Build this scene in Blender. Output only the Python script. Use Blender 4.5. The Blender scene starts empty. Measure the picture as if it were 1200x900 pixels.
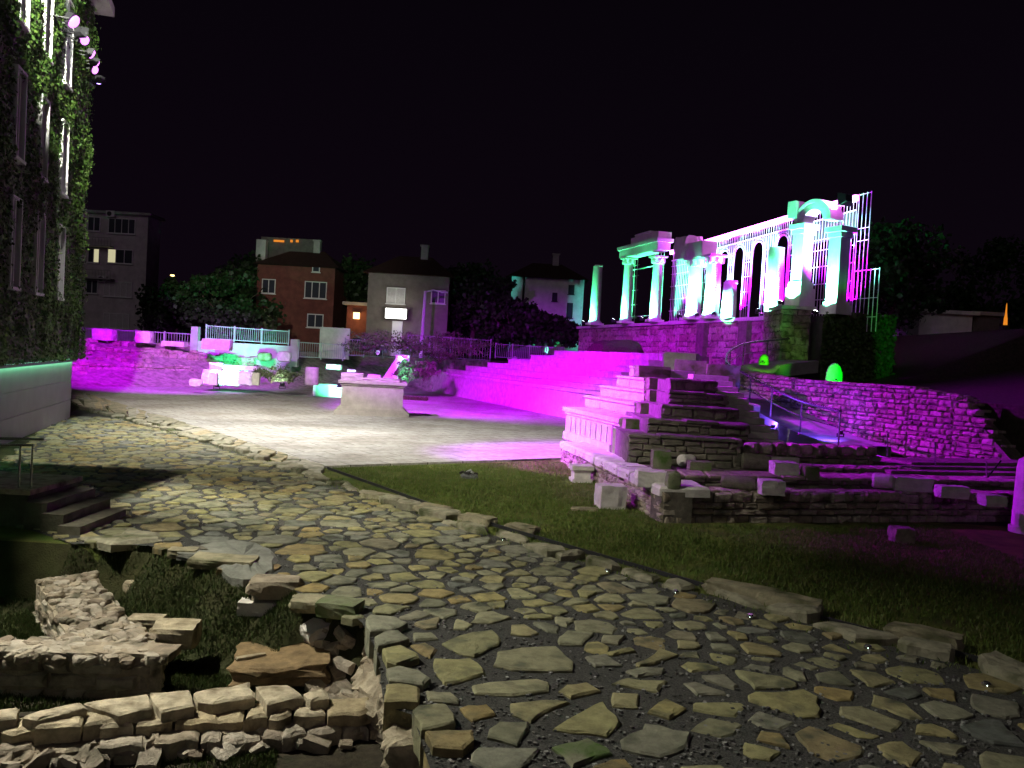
import bpy, math, random
import numpy as np
from mathutils import Vector, Matrix, noise

S = bpy.context.scene
C = S.collection
R = math.radians

# ---------------------------------------------------------------- camera
EYE = Vector((0, 0, 3.0))
PITCH, ROLL = math.atan(0.030), R(3.2)
r0 = Vector((1, 0, 0)); u0 = Vector((0, math.sin(PITCH), math.cos(PITCH))); FW = Vector((0, math.cos(PITCH), -math.sin(PITCH)))
RT = r0 * math.cos(ROLL) + u0 * math.sin(ROLL)
UP = -r0 * math.sin(ROLL) + u0 * math.cos(ROLL)
cam = bpy.data.objects.new('camera', bpy.data.cameras.new('camera'))
C.objects.link(cam); S.camera = cam
mw = Matrix((RT, UP, -FW)).transposed().to_4x4(); mw.translation = EYE
cam.matrix_world = mw
cam.data.sensor_width = 36; cam.data.lens = 30; cam.data.clip_end = 2000; cam.data.clip_start = 0.05

# ---------------------------------------------------------------- world, exposure
W = bpy.data.worlds.new('World'); S.world = W; W.use_nodes = True
nt = W.node_tree; nt.nodes.clear()
wo = nt.nodes.new('ShaderNodeOutputWorld'); bg = nt.nodes.new('ShaderNodeBackground')
bg.inputs[0].default_value = (0.0022, 0.0014, 0.0030, 1); bg.inputs[1].default_value = 1.0
wtc = nt.nodes.new('ShaderNodeTexCoord'); wsx = nt.nodes.new('ShaderNodeSeparateXYZ'); wcr = nt.nodes.new('ShaderNodeValToRGB')
nt.links.new(wtc.outputs['Generated'], wsx.inputs[0]); nt.links.new(wsx.outputs['Z'], wcr.inputs[0]); nt.links.new(wcr.outputs[0], bg.inputs[0])
wcr.color_ramp.elements[0].color = (.0040, .0018, .0046, 1); wcr.color_ramp.elements[1].position = .55; wcr.color_ramp.elements[1].color = (.0016, .0010, .0022, 1)
nt.links.new(bg.outputs[0], wo.inputs[0])
sl = bpy.data.lights.new('night_sky_glow', 'SUN'); sl.energy = .10; sl.angle = R(25); sl.color = (1.0, .86, .95)
so = bpy.data.objects.new('night_sky_glow', sl); C.objects.link(so); so.rotation_euler = Vector((.25, .9, -.42)).to_track_quat('-Z', 'Y').to_euler()
S.view_settings.view_transform = 'Standard'; S.view_settings.look = 'None'
S.view_settings.exposure = 0.0; S.view_settings.gamma = 1.0
try: S.cycles.use_denoising = True
except Exception: pass
S.cycles.max_bounces = 5; S.cycles.diffuse_bounces = 3; S.cycles.transparent_max_bounces = 6
S.cycles.sample_clamp_indirect = 3.0

MAG = (0.52, 0.0, 1.0); WHITE = (1.0, 0.96, 0.80); GREEN = (0.02, 1.0, 0.36); TEAL = (0.10, 1.0, 0.46)

# ---------------------------------------------------------------- picking points of the place
def ray(px, py):
    return FW + RT * ((px - 600) / 1000) + UP * ((450 - py) / 1000)
def G(px, py, z=0.0):
    d = ray(px, py); t = (z - EYE.z) / d.z
    return EYE + d * t
def D(px, py, y):
    d = ray(px, py); return EYE + d * (y / d.y)
def onplane(px, py, p0, n):
    d = ray(px, py); t = (Vector(p0) - EYE).dot(n) / d.dot(n)
    return EYE + d * t
def V(*a): return Vector(a)

# ---------------------------------------------------------------- mesh builder
class MB:
    def __init__(s): s.v = []; s.f = []; s.m = []
    def add(s, vs, fs, m=0):
        o = len(s.v); s.v += [tuple(v) for v in vs]
        s.f += [tuple(i + o for i in f) for f in fs]; s.m += [m] * len(fs)
    def frame_box(s, o, ex, ey, ez, x0, x1, y0, y1, z0, z1, m=0):
        P = [o + ex * x + ey * y + ez * z for z in (z0, z1) for x, y in ((x0, y0), (x1, y0), (x1, y1), (x0, y1))]
        fs = [(3, 2, 1, 0), (4, 5, 6, 7), (0, 1, 5, 4), (1, 2, 6, 5), (2, 3, 7, 6), (3, 0, 4, 7)]
        s.add(P, fs, m)
    def box(s, c, sx, sy, z0, z1, rz=0, m=0):
        ex = V(math.cos(rz), math.sin(rz), 0); ey = V(-math.sin(rz), math.cos(rz), 0)
        s.frame_box(V(c[0], c[1], 0), ex, ey, V(0, 0, 1), -sx / 2, sx / 2, -sy / 2, sy / 2, z0, z1, m)
    def bar(s, p0, p1, w, h=None, m=0):
        p0, p1 = Vector(p0), Vector(p1); h = h or w
        ex = (p1 - p0); L = ex.length; ex.normalize()
        up = V(0, 0, 1) if abs(ex.z) < .9 else V(0, 1, 0)
        ey = up.cross(ex).normalized(); ez = ex.cross(ey)
        s.frame_box(p0, ex, ey, ez, 0, L, -w / 2, w / 2, -h / 2, h / 2, m)
    def tube(s, pts, r, n=8, m=0, cap=True):
        pts = [Vector(p) for p in pts]; rs = r if isinstance(r, (list, tuple)) else [r] * len(pts)
        vs = []; fs = []
        for i, p in enumerate(pts):
            t = (pts[min(i + 1, len(pts) - 1)] - pts[max(i - 1, 0)]).normalized()
            a = V(0, 0, 1) if abs(t.z) < .9 else V(1, 0, 0)
            b = t.cross(a).normalized(); c = t.cross(b)
            for k in range(n):
                th = 2 * math.pi * k / n
                vs.append(p + b * (rs[i] * math.cos(th)) + c * (rs[i] * math.sin(th)))
        for i in range(len(pts) - 1):
            for k in range(n):
                k2 = (k + 1) % n
                fs.append((i * n + k, i * n + k2, (i + 1) * n + k2, (i + 1) * n + k))
        if cap:
            fs.append(tuple(range(n))); fs.append(tuple((len(pts) - 1) * n + k for k in reversed(range(n))))
        s.add(vs, fs, m)
    def lathe(s, c, prof, n=20, m=0, tilt=None):
        vs = []; fs = []; c = Vector(c)
        for r, z in prof:
            for k in range(n):
                th = 2 * math.pi * k / n
                p = V(r * math.cos(th), r * math.sin(th), z)
                if tilt is not None: p = tilt @ p
                vs.append(c + p)
        for i in range(len(prof) - 1):
            for k in range(n):
                k2 = (k + 1) % n
                fs.append((i * n + k, i * n + k2, (i + 1) * n + k2, (i + 1) * n + k))
        fs.append(tuple(reversed(range(n)))); fs.append(tuple((len(prof) - 1) * n + k for k in range(n)))
        s.add(vs, fs, m)
    def prism(s, poly, z0, z1, m=0):
        n = len(poly)
        vs = [(p[0], p[1], z0) for p in poly] + [(p[0], p[1], z1) for p in poly]
        a = sum(poly[i][0] * poly[(i + 1) % n][1] - poly[(i + 1) % n][0] * poly[i][1] for i in range(n))
        if a < 0: vs = vs[:n][::-1] + vs[n:][::-1]
        fs = [tuple(reversed(range(n))), tuple(range(n, 2 * n))] + [(i, (i + 1) % n, n + (i + 1) % n, n + i) for i in range(n)]
        s.add(vs, fs, m)
    def flag(s, poly, zt, th, rng, dome=.012, cham=.03, tilt=.02, m=0):
        """a flat stone with worn edges: polygon outline, chamfered and slightly domed top"""
        n0 = len(poly); P = []
        for i in range(n0):                                   # break long sides so they are not ruled lines
            a = Vector(poly[i][:2]); b = Vector(poly[(i + 1) % n0][:2]); P.append(a)
            L = (b - a).length; k = 2 if L > .35 else (1 if L > .16 else 0)
            nn = Vector((-(b - a).y, (b - a).x)); nn = nn / max(L, 1e-6)
            for j in range(k):
                P.append(a.lerp(b, (j + 1) / (k + 1)) + nn * rng.uniform(-.05, .05) * L)
        n = len(P)
        ar = sum(P[i].x * P[(i + 1) % n].y - P[(i + 1) % n].x * P[i].y for i in range(n))
        if ar < 0: P.reverse()
        c = sum(P, Vector((0, 0))) / n
        tx, ty = rng.uniform(-tilt, tilt), rng.uniform(-tilt, tilt)
        def zz(p, d=0): return zt + tx * (p.x - c.x) + ty * (p.y - c.y) + d
        vs = [(p.x, p.y, zt - th) for p in P]
        vs += [(p.x, p.y, zz(p, -cham * rng.uniform(.6, 1.3))) for p in P]
        ins = []
        for p in P:
            q = p + (c - p) * min(.45, cham * rng.uniform(1.0, 1.9) / max((c - p).length, .02)); ins.append(q)
        vs += [(q.x, q.y, zz(q, rng.uniform(-.004, .004))) for q in ins]
        mid = [p + (c - p) * rng.uniform(.42, .58) for p in P]
        vs += [(q.x, q.y, zz(q, dome * rng.uniform(-.3, 1.0))) for q in mid]
        vs.append((c.x, c.y, zz(c, dome * rng.uniform(0, 1))))
        fs = []
        for i in range(n):
            j = (i + 1) % n
            fs += [(i, j, n + j, n + i), (n + i, n + j, 2 * n + j, 2 * n + i), (2 * n + i, 2 * n + j, 3 * n + j, 3 * n + i), (3 * n + i, 3 * n + j, 4 * n)]
        s.add(vs, fs, m)
    def rock(s, c, size, rz=0, seed=0, rough=.1, n=3, sph=.35, tx=0, ty=0, m=0):
        vs, fs = cube_grid(n)
        M = Matrix.Rotation(rz, 3, 'Z') @ Matrix.Rotation(tx, 3, 'X') @ Matrix.Rotation(ty, 3, 'Y')
        o = V(seed * 3.17 % 97, seed * 7.31 % 89, seed * 1.7 % 83); out = []
        ms = min(size)
        for p in vs:
            q = p.lerp(p.normalized() * 1.15, sph)
            d = noise.noise_vector(q * 1.3 + o) * rough + noise.noise_vector(q * 3.7 + o) * rough * .45
            q = q + d
            out.append(Vector(c) + M @ V(q.x * size[0] / 2, q.y * size[1] / 2, q.z * size[2] / 2))
        s.add(out, fs, m)
    def wstone(s, o, ex, ey, ez, x0, x1, z0, z1, dep, rng, bulge=.03, m=0):
        """one laid stone of a wall seen from ey: rough bulging front, chamfered edges"""
        j = lambda a: rng.uniform(-a, a)
        l, h = x1 - x0, z1 - z0; c = min(l, h) * .16
        fr = rng.uniform(-.02, .03)
        ring = [(x0, z0), (x0 + l * .5, z0), (x1, z0), (x1, z0 + h * .5), (x1, z1), (x0 + l * .5, z1), (x0, z1), (x0, z0 + h * .5)]
        q = min(l, h) * .13; dz_ = rng.uniform(-.1, .1) * h; z0, z1 = z0 + dz_, z1 + dz_ * .6
        ring = [(x0, z0), (x0 + l * .5, z0), (x1, z0), (x1, z0 + (z1 - z0) * .5), (x1, z1), (x0 + l * .5, z1), (x0, z1), (x0, z0 + (z1 - z0) * .5)]
        ring = [(x + j(q), z + j(q)) for x, z in ring]
        cx, cz = (x0 + x1) / 2, (z0 + z1) / 2
        vs = [o + ex * x + ez * z - ey * dep for x, z in ring]
        vs += [o + ex * x + ez * z + ey * (fr - .02) for x, z in ring]
        vs += [o + ex * (x + (cx - x) * min(.5, c / max(abs(cx - x), c))) + ez * (z + (cz - z) * min(.5, c / max(abs(cz - z), c))) + ey * (fr + bulge * rng.uniform(.4, 1.2)) for x, z in ring]
        vs.append(o + ex * cx + ez * cz + ey * (fr + bulge * rng.uniform(.6, 1.5)))
        fs = []
        for i in range(8):
            k = (i + 1) % 8
            fs += [(i, k, 8 + k, 8 + i), (8 + i, 8 + k, 16 + k, 16 + i), (16 + i, 16 + k, 24)]
        s.add(vs, fs, m)

_cg = {}
def cube_grid(n):
    if n in _cg: return _cg[n]
    idx = {}; vs = []; fs = []
    def vid(p):
        k = tuple(round(x, 5) for x in p)
        if k not in idx: idx[k] = len(vs); vs.append(Vector(p))
        return idx[k]
    for ax in range(3):
        for sg in (-1, 1):
            for i in range(n):
                for j in range(n):
                    q = []
                    for a, b in ((i, j), (i + 1, j), (i + 1, j + 1), (i, j + 1)):
                        p = [0, 0, 0]; p[ax] = sg; p[(ax + 1) % 3] = -1 + 2 * a / n; p[(ax + 2) % 3] = -1 + 2 * b / n
                        q.append(vid(p))
                    fs.append(tuple(q if sg > 0 else q[::-1]))
    _cg[n] = (vs, fs); return _cg[n]

WL = {}
def finish(o, parent, loc, label, cat, group, kind):
    if parent is not None: o.parent = parent; WL[o.name] = WL[parent.name]
    else: o.location = loc; WL[o.name] = Vector(loc)
    if label: o['label'] = label
    if cat: o['category'] = cat
    if group: o['group'] = group
    if kind: o['kind'] = kind
def obj(name, mb, mat, parent=None, loc=None, smooth=False, label=None, cat=None, group=None, kind=None):
    if parent is not None: base = WL[parent.name]
    else:
        if loc is None:
            a = np.array(mb.v); loc = ((a[:, 0].min() + a[:, 0].max()) / 2, (a[:, 1].min() + a[:, 1].max()) / 2, a[:, 2].min())
        base = Vector(loc)
    me = bpy.data.meshes.new(name)
    me.from_pydata([(x - base.x, y - base.y, z - base.z) for x, y, z in mb.v], [], mb.f)
    mats = mat if isinstance(mat, (list, tuple)) else [mat]
    for x in mats: me.materials.append(x)
    if len(mats) > 1: me.polygons.foreach_set('material_index', mb.m)
    if smooth: me.polygons.foreach_set('use_smooth', [True] * len(me.polygons))
    me.update()
    o = bpy.data.objects.new(name, me); C.objects.link(o)
    finish(o, parent, loc, label, cat, group, kind)
    return o
def npobj(name, v, f, mat, parent=None, loc=None, label=None, cat=None, group=None, kind=None):
    base = WL[parent.name] if parent is not None else Vector(loc if loc is not None else v.mean(0))
    me = bpy.data.meshes.new(name); k = f.shape[1]
    me.vertices.add(len(v)); me.vertices.foreach_set('co', (v - np.array(base)).astype(np.float32).ravel())
    me.loops.add(f.size); me.loops.foreach_set('vertex_index', f.astype(np.int32).ravel())
    me.polygons.add(len(f)); me.polygons.foreach_set('loop_start', np.arange(0, f.size, k, dtype=np.int32))
    me.update(calc_edges=True); me.validate()
    me.materials.append(mat)
    o = bpy.data.objects.new(name, me); C.objects.link(o)
    finish(o, parent, base, label, cat, group, kind)
    return o
def thing(name, label, cat, loc, group=None):
    o = bpy.data.objects.new(name, None); C.objects.link(o); o.empty_display_size = .2
    finish(o, None, loc, label, cat, group, None); return o

# ---------------------------------------------------------------- materials
def mat(name, cols, rough=.85, nscale=4.0, namt=.35, bump=.25, bscale=18.0, spec=.3, island=True, dirt=None, metal=0.0, wet=0):
    m = bpy.data.materials.new(name); m.use_nodes = True; t = m.node_tree; N = t.nodes; L = t.links
    b = N['Principled BSDF']; b.inputs['Roughness'].default_value = rough; b.inputs['Metallic'].default_value = metal
    b.inputs['Specular IOR Level'].default_value = spec
    tc = N.new('ShaderNodeTexCoord'); geo = N.new('ShaderNodeNewGeometry')
    rp = N.new('ShaderNodeValToRGB'); rp.color_ramp.interpolation = 'LINEAR' if len(cols) < 2 else 'LINEAR'
    e = rp.color_ramp.elements
    while len(e) < len(cols): e.new(.5)
    for i, c in enumerate(cols): e[i].position = i / max(1, len(cols) - 1); e[i].color = (*c, 1)
    if len(cols) == 1: e[1].color = (*cols[0], 1)
    n1 = N.new('ShaderNodeTexNoise'); n1.inputs['Scale'].default_value = nscale; n1.inputs['Detail'].default_value = 6; n1.inputs['Roughness'].default_value = .65
    L.new(geo.outputs['Position'], n1.inputs['Vector'])
    if island: L.new(geo.outputs['Random Per Island'], rp.inputs[0])
    else:
        n2 = N.new('ShaderNodeTexNoise'); n2.inputs['Scale'].default_value = nscale * .45; n2.inputs['Detail'].default_value = 3
        L.new(geo.outputs['Position'], n2.inputs['Vector'])
        mr = N.new('ShaderNodeMapRange'); mr.inputs[1].default_value = .3; mr.inputs[2].default_value = .7
        L.new(n2.outputs[0], mr.inputs[0]); L.new(mr.outputs[0], rp.inputs[0])
    mr2 = N.new('ShaderNodeMapRange'); mr2.inputs[1].default_value = .28; mr2.inputs[2].default_value = .72
    mr2.inputs[3].default_value = 1 - namt; mr2.inputs[4].default_value = 1 + namt
    L.new(n1.outputs[0], mr2.inputs[0])
    mul = N.new('ShaderNodeMix'); mul.data_type = 'RGBA'; mul.blend_type = 'MULTIPLY'; mul.inputs[0].default_value = 1
    L.new(rp.outputs[0], mul.inputs[6])
    cb = N.new('ShaderNodeCombineColor'); [L.new(mr2.outputs[0], cb.inputs[i]) for i in range(3)]
    L.new(cb.outputs[0], mul.inputs[7]); out = mul.outputs[2]
    if dirt:
        col, sc, lo, hi = dirt
        n3 = N.new('ShaderNodeTexNoise'); n3.inputs['Scale'].default_value = sc; n3.inputs['Detail'].default_value = 5
        L.new(geo.outputs['Position'], n3.inputs['Vector'])
        m3 = N.new('ShaderNodeMapRange'); m3.inputs[1].default_value = lo; m3.inputs[2].default_value = hi; L.new(n3.outputs[0], m3.inputs[0])
        mx = N.new('ShaderNodeMix'); mx.data_type = 'RGBA'; L.new(m3.outputs[0], mx.inputs[0]); L.new(out, mx.inputs[6]); mx.inputs[7].default_value = (*col, 1)
        out = mx.outputs[2]
    L.new(out, b.inputs['Base Color'])
    if bump:
        nb = N.new('ShaderNodeTexNoise'); nb.inputs['Scale'].default_value = bscale; nb.inputs['Detail'].default_value = 8; nb.inputs['Roughness'].default_value = .7
        L.new(geo.outputs['Position'], nb.inputs['Vector'])
        bp = N.new('ShaderNodeBump'); bp.inputs['Strength'].default_value = bump; bp.inputs['Distance'].default_value = .05
        L.new(nb.outputs[0], bp.inputs['Height']); L.new(bp.outputs[0], b.inputs['Normal'])
    return m
def emit(name, col, st):
    m = bpy.data.materials.new(name); m.use_nodes = True; b = m.node_tree.nodes['Principled BSDF']
    b.inputs['Base Color'].default_value = (.02, .02, .02, 1)
    b.inputs['Emission Color'].default_value = (*col, 1); b.inputs['Emission Strength'].default_value = st
    return m
def glass(name, col=(.03, .035, .05)):
    m = bpy.data.materials.new(name); m.use_nodes = True; b = m.node_tree.nodes['Principled BSDF']
    b.inputs['Base Color'].default_value = (*col, 1); b.inputs['Roughness'].default_value = .3; b.inputs['Specular IOR Level'].default_value = .25
    return m
def leafmat(name, cols):
    m = mat(name, cols, rough=.55, namt=.2, bump=0, spec=.35)
    b = m.node_tree.nodes['Principled BSDF']
    return m

M = {}
M['flag'] = mat('flagstone', [(.11, .12, .115), (.26, .25, .125), (.30, .275, .125), (.17, .18, .165), (.31, .295, .17), (.22, .22, .15), (.33, .285, .12), (.20, .205, .165), (.29, .22, .09), (.28, .27, .15)], nscale=7, namt=.4, bump=.6, bscale=26, rough=.8, dirt=((.07, .075, .05), 3.1, .52, .72))
M['gravel'] = mat('gravel', [(.055, .056, .055), (.10, .098, .09), (.075, .075, .072)], island=False, nscale=60, namt=.7, bump=1.0, bscale=90, rough=.9)
M['pebble'] = mat('pebble', [(.05, .05, .05), (.12, .12, .11), (.08, .08, .08), (.3, .3, .29), (.09, .08, .07)], nscale=20, namt=.2, bump=0, rough=.8)
M['kerb'] = mat('kerbstone', [(.30, .28, .20), (.36, .34, .27), (.27, .25, .17), (.40, .33, .2)], nscale=5, namt=.4, bump=.7, bscale=16, dirt=((.07, .08, .03), 2.2, .5, .68))
M['rubble'] = mat('rubble_stone', [(.30, .25, .19), (.42, .37, .30), (.24, .19, .14), (.36, .30, .22), (.45, .40, .33)], nscale=6, namt=.4, bump=.9, bscale=20, dirt=((.10, .09, .06), 3.2, .52, .7))
M['mortar'] = mat('lime_mortar', [(.30, .25, .18), (.40, .34, .25), (.24, .19, .13)], island=False, nscale=7, namt=.4, bump=1.0, bscale=14)
M['mortar_dark'] = mat('old_joint_mortar', [(.10, .09, .07), (.16, .14, .11)], island=False, nscale=7, namt=.4, bump=.8, bscale=14)
M['slab'] = mat('pale_slab', [(.46, .38, .25), (.52, .45, .33), (.38, .31, .19)], nscale=7, namt=.4, bump=.9, bscale=17, dirt=((.13, .10, .055), 3.4, .5, .72))
M['lime'] = mat('pale_limestone', [(.55, .52, .48), (.62, .59, .54), (.50, .47, .42)], nscale=5, namt=.22, bump=.45, bscale=14)
M['marble'] = mat('white_marble', [(.70, .70, .67), (.78, .77, .73)], nscale=2.2, namt=.12, bump=.2, bscale=10, rough=.6)
M['seat'] = mat('seat_stone', [(.50, .47, .42), (.58, .55, .49), (.44, .41, .36), (.55, .51, .46)], nscale=3, namt=.3, bump=.4, bscale=12)
M['dkwall'] = mat('weathered_masonry', [(.10, .10, .07), (.18, .17, .12), (.13, .12, .09), (.22, .20, .15)], nscale=4, namt=.4, bump=.7, bscale=16)
M['moss'] = mat('mossy_stone', [(.16, .18, .10), (.22, .22, .15), (.13, .16, .07)], nscale=6, namt=.4, bump=.7, bscale=14, dirt=((.06, .12, .02), 3, .45, .65))
M['altar'] = mat('altar_stone', [(.30, .275, .24), (.35, .32, .28)], nscale=3, namt=.2, bump=.35, bscale=14)
M['ruin_earth'] = mat('ruin_earth', [(.28, .25, .21), (.36, .32, .27), (.20, .17, .14)], island=False, nscale=3, namt=.5, bump=1.0, bscale=7, rough=.95)
M['greyslab'] = mat('grey_slab', [(.17, .175, .15), (.22, .22, .19)], nscale=4, namt=.35, bump=.6, bscale=14, island=False)
M['earth'] = mat('earth', [(.030, .024, .015), (.045, .036, .022), (.025, .026, .012)], island=False, nscale=9, namt=.5, bump=1.0, bscale=22, rough=.95)
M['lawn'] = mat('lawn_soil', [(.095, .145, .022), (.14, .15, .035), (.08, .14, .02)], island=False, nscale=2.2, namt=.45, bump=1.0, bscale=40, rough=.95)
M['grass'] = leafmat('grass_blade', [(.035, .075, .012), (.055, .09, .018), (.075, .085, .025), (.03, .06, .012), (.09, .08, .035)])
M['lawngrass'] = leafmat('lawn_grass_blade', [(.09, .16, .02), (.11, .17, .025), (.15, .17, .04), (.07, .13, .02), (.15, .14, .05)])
M['eggstone'] = mat('green_lit_stone', [(.06, .26, .05), (.08, .32, .07)], island=False, nscale=8)  # green light on the egg stones is painted into this base colour
M['pitsoil_shade'] = mat('pit_soil_shade', [(.035, .045, .012), (.05, .05, .018), (.03, .045, .012)], island=False, nscale=2.2, namt=.45, bump=1.0, bscale=40, rough=.95)
M['ivy'] = leafmat('ivy_leaf', [(.03, .075, .012), (.05, .11, .015), (.03, .06, .015), (.075, .13, .02)])
M['leaf'] = leafmat('tree_leaf', [(.015, .035, .009), (.022, .045, .012), (.013, .028, .009)])
M['bushleaf'] = leafmat('bush_leaf', [(.10, .13, .06), (.14, .17, .08), (.08, .11, .05)])
M['bark'] = mat('bark', [(.09, .065, .045)], nscale=12, bump=.8, island=False)
M['brown'] = mat('brown_slab', [(.19, .13, .065), (.26, .18, .09)], nscale=6, namt=.45, bump=.8, bscale=16, island=False)
M['ochre'] = mat('ochre_stone', [(.30, .22, .09)], nscale=6, namt=.3, bump=.6, island=False)
M['metal'] = mat('grey_metal', [(.30, .30, .31)], rough=.35, metal=.8, namt=.1, bump=0, island=False)
M['steel'] = mat('brushed_steel', [(.55, .55, .56)], rough=.25, metal=.95, namt=.08, bump=0, island=False)
M['whitemetal'] = mat('pale_painted_metal', [(.75, .74, .75)], rough=.45, namt=.06, bump=0, island=False)
M['fence'] = mat('painted_fence', [(.32, .34, .34)], rough=.5, namt=.1, bump=0, island=False)
M['dark'] = mat('dark_metal', [(.025, .025, .028)], rough=.5, namt=.1, bump=0, island=False)
M['clad'] = mat('pale_cladding', [(.50, .49, .48), (.54, .53, .52)], rough=.5, nscale=2, namt=.08, bump=.05, island=False)
M['frame'] = mat('white_frame', [(.72, .72, .70)], rough=.5, namt=.06, bump=0, island=False)
M['plaster_dark'] = mat('dark_plaster', [(.12, .11, .10)], namt=.3, nscale=2, bump=.3, island=False)
M['plaster'] = mat('grey_plaster', [(.50, .46, .45), (.56, .52, .51)], namt=.25, nscale=1.2, bump=.2, island=False)
M['brickred'] = mat('red_render', [(.15, .05, .04), (.19, .065, .05)], namt=.3, nscale=1.5, bump=.3, island=False)
M['beige'] = mat('beige_render', [(.20, .17, .15)], namt=.25, nscale=1.5, bump=.3, island=False)
M['white'] = mat('white_render', [(.74, .73, .70)], namt=.2, nscale=1.5, bump=.2, island=False)
M['tile'] = mat('roof_tile', [(.05, .025, .02)], namt=.3, nscale=3, bump=.5, island=False)
M['curtain'] = mat('pale_curtain', [(.55, .53, .52)], namt=.2, nscale=8, bump=.2, island=False)
M['glass'] = glass('window_glass')
M['carpaint'] = glass('dark_car_paint', (.02, .02, .03))
M['rubber'] = mat('rubber', [(.015, .015, .015)], bump=0, island=False)
M['concrete'] = mat('concrete', [(.33, .32, .30), (.40, .38, .36)], namt=.2, nscale=2, bump=.3, island=False)
M['e_mag'] = emit('magenta_lamp_glow', (.8, .22, 1.0), 3.2)
M['e_led'] = emit('led_strip_glow', (.9, .16, 1.0), 13)
M['e_white'] = emit('white_lamp_glow', (.95, 1.0, .98), 10)
M['e_warm'] = emit('warm_lamp_glow', (1.0, .62, .22), 5)
M['e_sign'] = emit('white_sign_glow', (1.0, 1.0, .92), 6)
M['e_green'] = emit('green_lamp_glow', (.2, 1.0, .5), 12)
M['e_room'] = emit('lit_room_glow', (1.0, .92, .55), .55)
M['e_orange'] = emit('orange_glow', (1.0, .30, .02), .8)
M['e_path'] = emit('path_light_glow', (.80, 1.0, .95), 12)
M['e_violet'] = emit('violet_lamp_glow', (.45, .25, 1.0), 10)

# plaza paving: rectangular pale slabs with thin joints, stained towards the back
PLA = R(38.3)
def plaza_mat():
    m = bpy.data.materials.new('plaza_slabs'); m.use_nodes = True; t = m.node_tree; N = t.nodes; L = t.links; b = N['Principled BSDF']
    b.inputs['Roughness'].default_value = .75
    geo = N.new('ShaderNodeNewGeometry'); mp = N.new('ShaderNodeMapping'); mp.inputs['Rotation'].default_value = (0, 0, -PLA)
    L.new(geo.outputs['Position'], mp.inputs[0])
    br = N.new('ShaderNodeTexBrick'); br.inputs['Scale'].default_value = 1.0; br.inputs['Brick Width'].default_value = 1.15; br.inputs['Row Height'].default_value = .72
    br.inputs['Mortar Size'].default_value = .018; br.inputs['Color1'].default_value = (.52, .50, .45, 1); br.inputs['Color2'].default_value = (.60, .58, .52, 1); br.inputs['Mortar'].default_value = (.13, .12, .10, 1)
    L.new(mp.outputs[0], br.inputs[0])
    def noi(sc, lo, hi, d=6):
        n = N.new('ShaderNodeTexNoise'); n.inputs['Scale'].default_value = sc; n.inputs['Detail'].default_value = d; n.inputs['Roughness'].default_value = .7
        L.new(geo.outputs['Position'], n.inputs['Vector']); r = N.new('ShaderNodeMapRange'); r.inputs[1].default_value = lo; r.inputs[2].default_value = hi
        L.new(n.outputs[0], r.inputs[0]); return r.outputs[0]
    a = noi(.35, .45, .75); c = noi(5, .3, .8)
    mx = N.new('ShaderNodeMix'); mx.data_type = 'RGBA'; L.new(a, mx.inputs[0]); L.new(br.outputs[0], mx.inputs[6]); mx.inputs[7].default_value = (.27, .23, .18, 1)
    m2 = N.new('ShaderNodeMix'); m2.data_type = 'RGBA'; m2.blend_type = 'MULTIPLY'; m2.inputs[0].default_value = .55
    cc = N.new('ShaderNodeCombineColor'); [L.new(c, cc.inputs[i]) for i in range(3)]
    L.new(mx.outputs[2], m2.inputs[6]); L.new(cc.outputs[0], m2.inputs[7]); L.new(m2.outputs[2], b.inputs['Base Color'])
    bp = N.new('ShaderNodeBump'); bp.inputs['Strength'].default_value = .5; bp.inputs['Distance'].default_value = .02
    L.new(c, bp.inputs['Height']); L.new(bp.outputs[0], b.inputs['Normal'])
    return m
M['plaza'] = plaza_mat()

# ---------------------------------------------------------------- lamps
def spot(loc, tgt, col, e, ang=60, blend=.5, r=.12, parent=None):
    l = bpy.data.lights.new('spot_lamp', 'SPOT'); l.energy = e; l.color = col; l.spot_size = R(ang); l.spot_blend = blend; l.shadow_soft_size = r
    o = bpy.data.objects.new('spot_lamp', l); C.objects.link(o)
    d = (Vector(tgt) - Vector(loc)).normalized(); q = d.to_track_quat('-Z', 'Y')
    o.rotation_euler = q.to_euler()
    if parent is not None: o.parent = parent; o.location = Vector(loc) - WL[parent.name]
    else: o.location = loc
    return o
def point(loc, col, e, r=.08, parent=None):
    l = bpy.data.lights.new('lamp_light', 'POINT'); l.energy = e; l.color = col; l.shadow_soft_size = r
    o = bpy.data.objects.new('lamp_light', l); C.objects.link(o)
    if parent is not None: o.parent = parent; o.location = Vector(loc) - WL[parent.name]
    else: o.location = loc
    return o
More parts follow.
